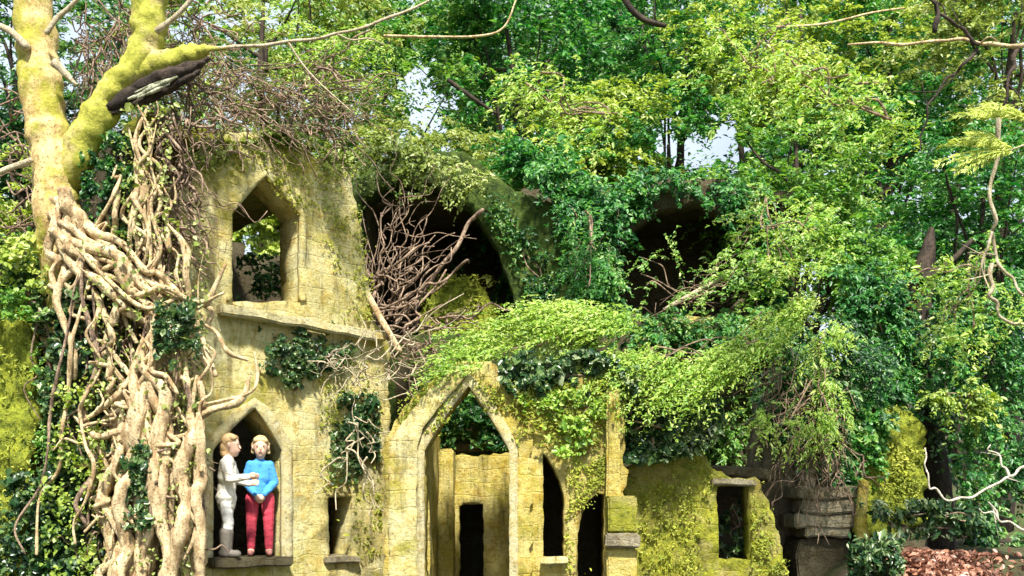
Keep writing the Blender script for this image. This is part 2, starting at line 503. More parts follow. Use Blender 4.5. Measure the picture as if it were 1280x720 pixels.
# ledge under the upper window, receding with the wall
u0, z0 = W1.px(268, 384); u1, _ = W1.px(474, 420)
block('ledge', W1, u0, u1, -.14, -.02, z0 - .085, z0 + .02, M['surround'], house)
u0, z0 = W1.px(258, 698); u1, _ = W1.px(358, 698)
SILL_Z = z0
block('window_sill', W1, u0, u1, -.16, .40, z0 - .10, z0, M['dark'], lo_sur)
u0, z0 = W1.px(405, 696); u1, _ = W1.px(446, 696)
block('window_sill', W1, u0, u1, -.07, .3, z0 - .07, z0, M['grey'], house)
# rooms behind the facade: floors, back wall, end walls, roof slab added to darken the upper room
uL, uR = -.42, 1.62
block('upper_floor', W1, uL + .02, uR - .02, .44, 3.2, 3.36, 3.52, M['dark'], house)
block('shade_roof', W1, uL - .1, uR + .05, .25, 3.4, 5.30, 5.46, M['mossy'], house, rough=.09)
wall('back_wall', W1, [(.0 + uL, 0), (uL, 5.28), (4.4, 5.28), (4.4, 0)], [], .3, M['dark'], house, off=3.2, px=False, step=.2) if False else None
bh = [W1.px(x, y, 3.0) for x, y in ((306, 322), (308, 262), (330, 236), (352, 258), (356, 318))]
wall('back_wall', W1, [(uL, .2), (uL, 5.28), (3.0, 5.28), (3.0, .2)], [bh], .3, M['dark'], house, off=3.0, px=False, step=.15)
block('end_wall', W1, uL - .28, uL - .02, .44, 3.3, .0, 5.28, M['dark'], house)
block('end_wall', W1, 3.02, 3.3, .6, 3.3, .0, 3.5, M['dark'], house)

# porch and the range to its right
arch = lancet(530, 637, 482, 563, 830, .05, .52)
lan = [(679, 698), (679, 566), (686, 574), (693, 585), (700, 600), (705, 618), (706, 698)]
darch = [(722, 830), (722, 668), (727, 645), (735, 626), (746, 616), (756, 618), (757, 830)]
wall('porch_front', W2, [(480, 830), (480, 548), (505, 508), (545, 470), (575, 452), (612, 452), (640, 478), (664, 492), (664, 830)], [arch], .40, M['yellow'], house, rough=.03)
wall('range_wall', W2, [(648, 830), (648, 500), (700, 468), (780, 462), (782, 690), (782, 830)], [lan, darch], .40, M['yellow'], house, off=.05, rough=.03)
surround('arch_surround', W2, arch, 10, .03, M['surround'], house, wy=16)
# left buttress of the porch, brighter dressed stone
wall('buttress', W2, [(486, 830), (486, 550), (512, 516), (546, 476), (574, 456), (584, 468), (556, 500), (528, 536), (521, 560), (521, 830)], [], .075, M['cream'], house, off=-.07, jit=.006, rough=.02, step=.06)
u0, _ = W2.px(757, 0); u1, _ = W2.px(774, 0)
block('pilaster', W2, u0, u1, -.09, .03, CZ + (HY - 622) / F * 9.2, CZ + (HY - 488) / F * 9.2, M['yellow'], house)
u0, _ = W2.px(755, 0); u1, _ = W2.px(797, 0)
block('lintel', W2, u0, u1, -.24, .04, CZ + (HY - 684) / F * 9.1, CZ + (HY - 668) / F * 9.1, M['grey'], house)
block('pier', W2, u0 + .03, u1 - .02, -.12, .04, CZ + (HY - 667) / F * 9.1, CZ + (HY - 620) / F * 9.1, M['mossy'], house)
block('pier', W2, u0 + .02, u1 - .02, -.16, .04, 0, CZ + (HY - 685) / F * 9.1, M['yellow'], house)
u0, _ = W2.px(676, 0); u1, _ = W2.px(709, 0)
block('window_sill', W2, u0, u1, -.06, .3, CZ + (HY - 706) / F * 9.2, CZ + (HY - 697) / F * 9.2, M['cream'], house)
# inside the porch: side walls, the wall behind with its doorway, a closed box added beyond to keep the doorway dark
block('porch_side', W2, .08, .43, .41, 2.0, 0, 2.55, M['yellow'], house)
block('porch_side', W2, 1.36, 1.60, .41, 2.2, 0, 2.6, M['yellow'], house)
BW = Frame(-1.1, 11.1, 0)
wall('inner_wall', BW, [(535, 830), (535, 566), (590, 570), (660, 566), (660, 830)], [[(574, 830), (574, 633), (580, 630), (604, 630), (605, 830)]], .3, M['yellow'], house, rough=.02)
block('inner_pier', W2, .44, .62, 1.5, 1.88, 0, 2.36, M['yellow'], house)
block('dark_box_roof', BW, -.9, 2.6, .32, 2.3, 2.36, 2.5, M['dark'], house)
block('dark_box_back', BW, -.9, 2.6, 2.0, 2.3, 0, 2.3, M['dark'], house)
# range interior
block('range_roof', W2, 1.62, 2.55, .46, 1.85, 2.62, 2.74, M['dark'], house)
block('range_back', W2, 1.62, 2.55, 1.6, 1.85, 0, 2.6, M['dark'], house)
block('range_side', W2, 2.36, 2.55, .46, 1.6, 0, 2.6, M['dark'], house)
# the vaulted upper room
vh = [(452, 420), (452, 250), (500, 226), (545, 233), (590, 262), (620, 305), (640, 360), (648, 415)]
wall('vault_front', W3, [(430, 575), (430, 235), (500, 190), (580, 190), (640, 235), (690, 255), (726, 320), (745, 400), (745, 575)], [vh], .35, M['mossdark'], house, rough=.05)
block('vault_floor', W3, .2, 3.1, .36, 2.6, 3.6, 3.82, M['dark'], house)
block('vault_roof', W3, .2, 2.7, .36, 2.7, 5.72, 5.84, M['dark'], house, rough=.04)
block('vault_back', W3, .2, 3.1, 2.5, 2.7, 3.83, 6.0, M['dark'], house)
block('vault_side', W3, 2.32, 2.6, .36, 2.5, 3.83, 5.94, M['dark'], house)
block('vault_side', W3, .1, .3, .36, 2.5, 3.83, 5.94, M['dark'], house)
V2 = Frame(-1.5, 11.95, 0)
wall('mossy_parapet', V2, [(520, 432), (528, 385), (550, 352), (580, 345), (606, 362), (622, 392), (626, 432)], [], .25, M['greenmoss'], house, rough=.09)

# ------------------------------------------------------------------ other walls
bank = thing('ruined_wall', 'rough mossy rubble wall at the left, wrapped in pale tree roots', 'wall', (-4.5, 8.7, 0))
W0 = Frame(-6.5, 8.62, 0)
wall('rubble', W0, [(-190, 830), (-190, 300), (-60, 290), (40, 305), (110, 285), (170, 240), (226, 225), (224, 830)], [], .5, M['rubble'], bank, rough=.16, step=.09)
wall('mossy_face', Frame(-6.5, 8.38, 0), [(-120, 830), (-120, 400), (-20, 372), (30, 385), (46, 440), (44, 520), (36, 600), (42, 700), (50, 830)], [], .16, M['greenmoss'], bank, rough=.10, step=.06)
wall('mossy_face', Frame(-6.5, 8.40, 0), [(138, 480), (136, 430), (142, 395), (155, 384), (166, 398), (168, 440), (160, 482)], [], .12, M['greenmoss'], bank, rough=.05, step=.05)

cave = thing('ruined_archway', 'dark broken stone arch on the upper level right of the bright ivy mound', 'ruin', (2.4, 13.1, 0))
W4 = Frame(1.0, 13.1, 0)
ch = [(768, 388), (766, 335), (788, 288), (826, 262), (876, 254), (914, 272), (936, 312), (934, 366), (900, 398), (830, 402)]
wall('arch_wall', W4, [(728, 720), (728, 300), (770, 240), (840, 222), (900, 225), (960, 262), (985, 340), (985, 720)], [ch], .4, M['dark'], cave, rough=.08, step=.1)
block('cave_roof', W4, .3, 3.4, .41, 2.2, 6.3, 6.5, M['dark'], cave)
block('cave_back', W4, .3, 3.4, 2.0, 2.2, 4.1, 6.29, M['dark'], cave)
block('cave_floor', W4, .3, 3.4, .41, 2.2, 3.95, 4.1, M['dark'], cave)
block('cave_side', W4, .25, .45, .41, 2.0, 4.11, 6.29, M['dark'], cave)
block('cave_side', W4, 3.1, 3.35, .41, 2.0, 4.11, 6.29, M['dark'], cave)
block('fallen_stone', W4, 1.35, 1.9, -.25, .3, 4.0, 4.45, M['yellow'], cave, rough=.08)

rwall = thing('ruined_wall', 'yellow green mossy garden wall with a square dark window gap and broken right pier', 'wall', (2.1, 9.8, 0))
W5 = Frame(1.1, 9.8, 0)
wall('masonry', W5, [(779, 830), (776, 590), (800, 574), (838, 552), (872, 556), (890, 585), (915, 598), (944, 596), (962, 626), (976, 672), (988, 740), (992, 830)], [[(898, 700), (897, 608), (937, 606), (940, 700)]], .35, M['mossy'], rwall, rough=.05)
u0, _ = W5.px(889, 0); u1, _ = W5.px(944, 0)
block('lintel', W5, u0, u1, -.05, .30, CZ + (HY - 607) / F * 9.8, CZ + (HY - 599) / F * 9.8, M['grey'], rwall)
block('back_wall', W5, .1, 2.0, 1.3, 1.5, 0, 2.0, M['dark'], rwall)  # unseen wall and slab added behind the gap to keep it dark
block('shade_slab', W5, .1, 2.0, .36, 1.5, 2.0, 2.12, M['dark'], rwall, rough=.06)

steps = thing('stone_stack', 'low stack of flat dark stone courses beside the yellow mossy post', 'stone stack', P(1030, 700, 10.4))
W6 = Frame(3.2, 10.4, 0)
for i, (xa, xb, ya, yb) in enumerate(((994, 1070, 614, 625), (1000, 1066, 631, 642), (990, 1072, 648, 660), (1004, 1062, 663, 672))):
    u0, za = W6.px(xa, yb); u1, zb = W6.px(xb, ya)
    block('slab', W6, u0, u1, -.12 + .02 * i, .5, za, zb + .05, M['grey'], steps, rough=.03)
u0, za = W6.px(998, 760); u1, zb = W6.px(1066, 672)
block('base', W6, u0, u1, .02, .5, za - .4, zb - .02, M['dark'], steps, rough=.05)

sw = thing('ruined_wall', 'tall dark streaked wall hung with brown stems behind the flat stone stack', 'wall', (3.4, 10.9, 0))
W8 = Frame(3.3, 10.95, 0)
wall('masonry', W8, [(948, 760), (944, 560), (950, 500), (985, 470), (1020, 478), (1050, 462), (1072, 500), (1076, 760)], [], .35, M['streaked'], sw, rough=.07)
post = thing('mossy_post', 'slim yellow mossy stone post right of the flat stone stack', 'post', P(1078, 760, 10.2))
mb = MB(); mb.tube([P(1078, 780, 10.2), P(1079, 700, 10.2), P(1077, 650, 10.2), P(1079, 602, 10.2)], [.085, .08, .075, .06], 9, .15)
mb.build('shaft', M['yellow'], post)
stump = thing('ruined_wall', 'rounded moss covered wall stump above the red leaf litter', 'wall', (4.2, 10.6, 0))
W7 = Frame(3.8, 10.7, 0)
wall('masonry', W7, [(1066, 670), (1072, 600), (1078, 545), (1090, 520), (1112, 506), (1140, 514), (1153, 535), (1157, 590), (1158, 650), (1120, 670)], [], .5, M['greenmoss'], stump, rough=.14, step=.06)
block('footing', W7, .32, 1.2, .05, .6, .6, 1.45, M['dark'], stump, rough=.08)


# ------------------------------------------------------------------ ground
def gz(x, y):
    s = lambda a, b, t: (lambda q: q * q * (3 - 2 * q))(min(1, max(0, (t - a) / (b - a))))
    h = 1.12 * s(2.9, 4.0, x) * s(8.2, 9.9, y) + .22 * s(13, 16, y) * (y - 13) * (1 if y > 13 else 0)
    return h + .12 * noise.noise((x * .5, y * .5, 1)) + .04 * noise.noise((x * 2, y * 2, 4))


def terrain():
    xs = np.concatenate([np.linspace(-220, -14, 14)[:-1], np.linspace(-14, 14, 110), np.linspace(14, 220, 14)[1:]])
    ys = np.concatenate([np.linspace(-60, 0, 8)[:-1], np.linspace(0, 22, 90), np.linspace(22, 60, 12)[1:], np.linspace(60, 260, 10)[1:]])
    V = [(x, y, min(gz(x, y), 14 + .0 * y) - .05) for y in ys for x in xs]; nx = len(xs)
    Q = [(j * nx + i, j * nx + i + 1, (j + 1) * nx + i + 1, (j + 1) * nx + i) for j in range(len(ys) - 1) for i in range(nx - 1)]
    m, nt, bs, out = newmat('forest_floor')
    co = nt.nodes.new('ShaderNodeTexCoord').outputs['Object']
    b = mixc(nt, (.045, .03, .015), (.05, .075, .015), ramp(nt, tex(nt, co, .9, 9, .7), [(.4, (0, 0, 0)), (.6, (1, 1, 1))]).outputs[0])
    b = mixc(nt, b, (.16, .09, .04), ramp(nt, tex(nt, co, 14, 6, .7), [(.55, (0, 0, 0)), (.68, (.8,) * 3)]).outputs[0])
    nt.links.new(b, bs.inputs['Base Color']); bs.inputs['Roughness'].default_value = .95
    bu = N_(nt, 'ShaderNodeBump'); bu.inputs['Distance'].default_value = .05; nt.links.new(tex(nt, co, 12, 8, .7), bu.inputs['Height']); nt.links.new(bu.outputs[0], bs.inputs['Normal'])
    tag(link('ground', np_mesh('ground', V, [np.array(Q)], True), m), kind='structure')


terrain()

# ------------------------------------------------------------------ the big tree on the left wall
tree = thing('beech_tree', 'tall forked beech with tan and mossy bark growing from the top of the left wall', 'tree', P(68, 300, 8.4))
def pxl(pts, Y):
    return [P(p[0], p[1], Y + (p[3] if len(p) > 3 else 0)) for p in pts], [p[2] / F * Y for p in pts]
TY = 8.35
mb = MB(); a, r = pxl([(88, 470, 18, .25), (82, 390, 22, .2), (76, 320, 27, .12), (73, 275, 28), (70, 235, 27), (64, 180, 25), (56, 140, 24), (50, 90, 24), (44, 40, 23), (40, -30, 23), (34, -160, 22), (28, -320, 18), (26, -520, 9)], TY)
mb.tube(a, r, 20, .12, 8); mb.build('trunk', M['trunk'], tree)
mb = MB(); a, r = pxl([(66, 290, 12, .12), (80, 240, 18, .08), (98, 195, 20), (116, 158, 20), (142, 118, 19), (170, 84, 20), (184, 45, 20), (187, 5, 19), (187, -60, 18), (196, -180, 15), (210, -340, 8)], TY - .05)
mb.tube(a, r, 16, .16, 8); limb = mb.build('limb', M['mosslimb'], tree)
mb = MB(); a, r = pxl([(164, 96, 18), (190, 82, 17), (215, 76, 15), (238, 68, 11), (254, 63, 7), (264, 61, 3.5), (285, 60, 2)], TY - .05)
mb.tube(a, r, 12, .22, 6); mb.build('branch', M['mosslimb'], tree); mb = MB()
a, r = pxl([(262, 61, 2.6), (300, 58, 2.2), (330, 57, 2.1), (360, 52, 2.), (395, 49, 1.9), (420, 42, 1.8), (450, 36, 1.7), (475, 26, 1.6), (530, 4, 1.4), (600, -40, 1.)], TY - .05)
mb.tube(a, r, 8, .2, 6)
a, r = pxl([(360, 52, 1.5), (378, 80, 1.3), (402, 106, 1.1), (440, 140, .8)], TY - .05); mb.tube(a, r, 6)
a, r = pxl([(420, 42, 1.2), (440, 50, 1.), (462, 48, .9), (480, 56, .6)], TY - .05); mb.tube(a, r, 6)
mb.build('branch', M['pale'], tree)
for q in ([(58, 42, 3.5), (70, 24, 3), (90, 6, 2.5), (120, -25, 1.6)], [(68, 78, 6), (82, 92, 4.5), (95, 106, 2)], [(35, 60, 5), (10, 38, 4), (-40, 20, 3)], [(40, 200, 4), (0, 215, 3), (-50, 235, 2)], [(196, 40, 4), (230, 10, 3), (260, -30, 2)]):
    mb = MB(); a, r = pxl(q, TY - .2); mb.tube(a, r, 8, .2); mb.build('twig', M['pale'], tree)
log = thing('rotten_log', 'rotten log of pale split wood among dark strands standing in for the hollow under the mossy tree limb', 'log', P(195, 120, 8.2))
mb = MB()
for q in ([(128, 140, 4), (150, 127, 8), (185, 108, 9), (222, 93, 8), (250, 80, 4), (262, 72, 1.5)], [(134, 134, 4), (160, 118, 7), (196, 98, 8), (232, 84, 6), (256, 78, 2)], [(140, 142, 2.5), (168, 130, 5), (205, 114, 6), (236, 98, 4), (250, 88, 2)], [(150, 136, 2), (180, 128, 3), (200, 124, 1.5)]):
    a, r = pxl([(x, y, w_, random.uniform(-.03, .03)) for x, y, w_ in q], 8.24); mb.tube(a, r, 10, .28, 8)
mb.build('hollow_strands', M['darkbark'], log)  # dark strands stand in for the dark hollow under the limb
mb = MB()
for q in ([(160, 124, 1.5), (182, 115, 3.6), (204, 104, 3.4), (222, 96, 1.2)], [(172, 122, 1), (192, 114, 2.2), (212, 105, 1)], [(168, 116, .8), (188, 107, 1.8), (206, 100, .7)]):
    a, r = pxl([(x, y, w_, random.uniform(-.02, .02)) for x, y, w_ in q], 8.155); mb.tube(a, r, 7, .3, 7)
mb.build('split_wood', M['wood'], log)

rng = np.random.default_rng(5)
# roots of the tree pouring down over the wall, each a part
def root(pts, w, Y=8.2, mat='root', taper=True):
    mb = MB(); L = []; R = []; y0 = rng.uniform(0, 99)
    for i, (x, y) in enumerate(pts):
        t = i / (len(pts) - 1)
        if 190 < y < 420 and max(p[0] for p in pts) < 262: x = min(x, 238 + rng.uniform(-8, 0))
        if y > 500: x = min(x, 256 - (y - 500) * .02 + rng.uniform(-6, 0))
        L.append(P(x, y, Y + rng.uniform(-.05, .05))); R.append(w / F * Y * (min(1, .25 + 2.2 * t) if taper else 1) * (1 - .45 * t) * rng.uniform(.7, 1.25))
    mb.tube(L, R, 8, .24, 7); mb.build('root', M[mat], tree)
def rootpath(x0, y0, x1, y1, n, amp):
    return [(x0 + (x1 - x0) * i / (n - 1) + (rng.normal(0, amp) if 0 < i else 0), y0 + (y1 - y0) * i / (n - 1) + rng.normal(0, amp * .6)) for i in range(n)]
for k in range(14):                                   # from the foot of the trunk down and right
    x0 = rng.uniform(58, 95); root(rootpath(x0, rng.uniform(232, 290), rng.uniform(60, 290), rng.uniform(360, 480), 8, 9), rng.uniform(4, 9), 8.12, taper=False)
for k in range(21):                                  # thick braided roots, lower left
    x0 = rng.uniform(135, 250); x1 = x0 - rng.uniform(-15, 60)
    root(rootpath(x0, rng.uniform(380, 520), x1, 790, 9, 8), rng.uniform(7, 14), rng.uniform(8.0, 8.22))
for k in range(34):                                  # thinner ones over them
    x0 = rng.uniform(100, 262); root(rootpath(x0, rng.uniform(300, 600), x0 + rng.uniform(-80, 50), rng.uniform(560, 780), 10, 10), rng.uniform(2, 5), rng.uniform(7.98, 8.2), mat=('vine' if k % 4 == 0 else 'root'))
for k in range(14):                                  # short side loops
    x0 = rng.uniform(110, 235); y0 = rng.uniform(420, 660); root(rootpath(x0, y0, x0 + rng.uniform(-60, 60), y0 + rng.uniform(20, 60), 6, 8), rng.uniform(2, 5), 8.02)
for k in range(16):                                  # between the tree and the upper window
    x0 = rng.uniform(145, 225); root(rootpath(x0, rng.uniform(120, 240), x0 + rng.uniform(-25, 45), rng.uniform(330, 480), 9, 9), rng.uniform(2, 4.5), 8.15)
for q, w in (([(282, 330), (262, 372), (240, 392), (255, 430), (270, 470)], 6), ([(100, 335), (150, 372), (205, 360), (245, 378), (280, 366)], 4), ([(245, 400), (270, 415), (285, 440), (310, 450)], 4),
             ([(95, 310), (130, 345), (180, 385), (225, 372)], 4), ([(92, 520), (120, 545), (150, 540), (190, 548)], 5), ([(100, 530), (140, 500), (165, 470), (190, 440)], 6), ([(230, 700), (255, 660), (275, 640)], 6),
             ([(210, 280), (232, 310), (240, 345), (252, 380)], 5), ([(312, 470), (300, 500), (275, 520), (250, 560)], 6), ([(318, 440), (322, 470), (310, 492), (280, 505)], 4)):
    root(q, w, 8.05)

# ------------------------------------------------------------------ climbing vines: thin brown stems
def vine(label, regions, mat='vine', group=None, cat='vine', foli=None):
    c = None; stems = []
    for (x0, y0, x1, y1, n, amp, wmin, wmax, Y, ang) in regions:
        for k in range(n):
            xa = rng.uniform(x0, x1); ya = rng.uniform(y0, y1)
            a = ang + rng.normal(0, .55); L = rng.uniform(30, 110)
            m = rng.integers(5, 9); pts = []
            for i in range(m):
                t = i / (m - 1)
                pts.append(P(xa + math.cos(a) * L * t + rng.normal(0, amp), ya + math.sin(a) * L * t + rng.normal(0, amp), Y + rng.normal(0, .07)))
            stems.append((pts, (wmin + (wmax - wmin) * rng.random() ** 2) * .62 / F * Y))
    if not stems: return
    stems.sort(key=lambda q: -q[1])
    base = min((p for s, _ in stems for p in s), key=lambda p: p.z)
    v = thing('climbing_vine', label, cat, base, group)
    for i, (pts, r) in enumerate(stems[:95]):
        mb = MB(); mb.tube(pts, [r * (1 - .5 * j / len(pts)) for j in range(len(pts))], 6, .1, 4); mb.build('stem', M[mat], v)
    if len(stems) > 95:
        mb = MB()
        for pts, r in stems[95:]: mb.tube(pts, [r * (1 - .5 * j / len(pts)) for j in range(len(pts))], 5, .1, 3)
        tag(mb.build('stem_tangle', M[mat], v), kind='stuff')
    return v
vine('brown tangle of bare vine stems hanging between beech limb and upper window', [(185, 130, 240, 310, 120, 5, 1.0, 3.2, 8.3, 1.3), (190, 70, 300, 150, 70, 5, .9, 2.4, 8.5, 1.0)])
vine('brown mat of thin stems matted over the rubble wall among the tree roots', [(110, 300, 225, 690, 220, 5, .9, 2.6, 8.25, 1.4)])
vine('purple brown bare vine stems heaped along the top of the cream facade', [(250, 80, 420, 165, 150, 5, .7, 1.9, 9.1, .5)])
vine('brown bare vine stems filling the gap between the two beech stems', [(90, 0, 270, 90, 170, 5, .8, 2.0, 9.3, 1.2)])
vine('fan of pale bare vine stems growing up across the dark vault opening', [(462, 350, 506, 425, 38, 4, .9, 4.0, 10.6, -1.2), (462, 270, 510, 370, 34, 5, .6, 2.0, 11.0, -1.15), (440, 395, 560, 445, 50, 5, 1.0, 3.2, 10.4, .1)])
vine('grey brown vine stems hanging on the wall above the stone stack', [(985, 500, 1050, 590, 60, 4, 1., 2.2, 10.1, 1.5), (960, 430, 1040, 520, 30, 7, .9, 1.8, 10.1, 1.8)])
vine('thin pale vine stems trailing across the wall left of the porch arch', [(390, 440, 520, 500, 30, 5, .8, 2.2, 9.3, -.45), (425, 520, 460, 570, 10, 5, 1.0, 2.4, 9.25, 1.4)], mat='pale')
vine('tangled dark vine stems at the far left behind the beech trunk', [(-20, 90, 40, 350, 60, 8, 1., 2.4, 8.9, .1), (60, 300, 130, 380, 20, 8, 1.2, 2.4, 8.5, .5)])
vine('fine bare twigs in the mouth of the dark upper arch', [(790, 340, 925, 395, 24, 5, .4, 1.0, 12.8, -.3)], mat='vine')
for q, w, Y, mt, lb in (([(482, 425), (505, 392), (528, 366), (552, 332), (572, 308), (585, 280), (604, 262)], 2.6, 10.7, 'vine', 'long brown vine stem leaning diagonally across the vault opening'),
                        ([(432, 300), (448, 340), (466, 380), (486, 415), (500, 440)], 4, 10.0, 'root', 'thick tan vine stem sloping down the right end of the facade'),
                        ([(830, 388), (868, 366), (905, 346), (945, 325)], 3, 12.6, 'pale', 'pale dead stick slanting across the dark upper arch')):
    v = thing('climbing_vine' if mt != 'pale' else 'dead_stick', lb, 'vine' if mt != 'pale' else 'stick', P(*q[0], Y))
    mb = MB(); mb.tube([P(x, y, Y + rng.normal(0, .05)) for x, y in q], [w / F * Y] * len(q), 8, .15); mb.build('stem', M[mt], v)

# ------------------------------------------------------------------ foliage
GAPS = [(528, 132, 27, 31), (868, 190, 36, 27), (486, 206, 20, 11), (566, 214, 15, 16), (905, 175, 15, 17)]
def keep_gap(C, p=.07):
    C = np.asarray(C); x, y = proj(C); k = np.ones(len(C), bool)
    for gx, gy, a, b in GAPS:
        d = ((x - gx) / a) ** 2 + ((y - gy) / b) ** 2
        k &= (d > 1.15) | (RNG.random(len(C)) < np.where(d < .5, p, .28))
    return C[k]


def sprays(center, rad, nsp, nleaf, size, rng, lmin=.35, lmax=.95):
    """leafy twigs through an uneven crown: leaf points, their normals and directions, and the twig starts"""
    c = np.array(list(center)); R = np.array(rad, float)
    nd = max(8, nsp // 9)                                       # boughs first, twigs on the boughs
    bd = rng.normal(0, 1, (nd, 3)); bd /= np.linalg.norm(bd, axis=1)[:, None]
    bc = c + bd * R * (rng.uniform(.12, 1.1, nd) ** (1 / 3))[:, None]
    k = rng.integers(0, nd, nsp)
    st = bc[k] + rng.normal(0, .22, (nsp, 3)) * R.mean() * np.array([1, .8, .6])
    d = bd[k] * .7 + rng.normal(0, .6, (nsp, 3)); d[:, 2] *= .55; d /= np.linalg.norm(d, axis=1)[:, None]
    L = rng.uniform(lmin, lmax, nsp) * size / .09
    t = rng.random((nsp, nleaf)) ** .8
    sd = np.cross(d, [0, 0, 1.]); sd /= np.linalg.norm(sd, axis=1)[:, None] + 1e-6
    sg = np.where(rng.random((nsp, nleaf)) < .5, -1, 1)
    p = st[:, None, :] + d[:, None, :] * (L[:, None] * t)[:, :, None]
    p[:, :, 2] -= .45 * L[:, None] * t ** 2
    lat = sg * size * rng.uniform(.3, 1.5, (nsp, nleaf)) * (1.15 - .6 * t)
    p += sd[:, None, :] * lat[:, :, None] + rng.normal(0, .22 * size, p.shape)
    tan = d[:, None, :] * .8 + sd[:, None, :] * sg[:, :, None] * .9 + np.array([0, 0, -.35])
    nr = np.tile(np.array([0, -.35, .8]), (nsp * nleaf, 1))
    return bc, p.reshape(-1, 3), nr, tan.reshape(-1, 3)


def make_tree(name, label, px, py, Y, rx, rz, mat, ncl=70, nper=110, size=.13, group=None, trunkmat='darkbark', extra=()):
    c = P(px, py, Y); R = (rx / F * Y, .6 * (rx + rz) / 2 / F * Y, rz / F * Y)
    cr = np.random.default_rng(int(px * 7 + py * 3 + Y))
    g = gz(c.x, Y) - .1
    t = thing(name, label, 'tree', (c.x, Y, g), group)
    cc, pts, nr, tg = sprays(c, R, int(ncl * 4.4), 46, size, cr)
    ncl = len(cc)
    mb = MB()
    # openings in the crown
    xx, yy = proj(pts); kk = np.ones(len(pts), bool)
    for gx, gy, a, b in GAPS:
        d = ((xx - gx) / a) ** 2 + ((yy - gy) / b) ** 2
        near = np.where(d < 4)[0]
        for i in near: d[i] *= 1 + 1.5 * noise.noise((xx[i] * .045, yy[i] * .045, 3.3)) + .9 * noise.noise((xx[i] * .12, yy[i] * .12, 5.1))
        kk &= cr.random(len(pts)) < np.interp(d, [.0, .35, .8, 1.3, 1.8], [.03, .05, .13, .42, 1.])
    leaves(mb, pts[kk], size, cr, nr[kk], .42, 2.2, .1, .35, tg[kk])
    mb.build('crown', M[mat], t, False)
    mb = MB(); hgt = c.z - g
    top = np.array([c.x + cr.normal(0, .2), Y, c.z + R[2] * .4]); b0 = np.array([c.x + cr.normal(0, .3), Y, g])
    mb.tube(wander(b0, top, 7, .12, cr), np.linspace(max(.10, .022 * hgt), .03, 7), 8, .12, 4); mb.build('trunk', M[trunkmat], t)
    for i in cr.choice(ncl, 9, replace=False):
        s = b0 + (top - b0) * cr.uniform(.45, .9); mb = MB(); path = wander(s, cc[i], 5, .10, cr)
        lx, ly = proj(np.vstack([path, path[:-1] * .5 + path[1:] * .5]))
        if any((((lx - gx) / a) ** 2 + ((ly - gy) / b) ** 2 < .45).any() for gx, gy, a, b in GAPS): continue
        mb.tube(path, np.linspace(.035, .01, 5), 6, .12, 4); mb.build('limb', M[trunkmat], t)
    for q, w, Yb, mt in extra:
        mb = MB(); mb.tube([P(a, b, Yb) for a, b in q], [w / F * Yb * (1 - .5 * i / len(q)) for i in range(len(q))], 7, .15); mb.build('limb', M[mt], t)
    return t


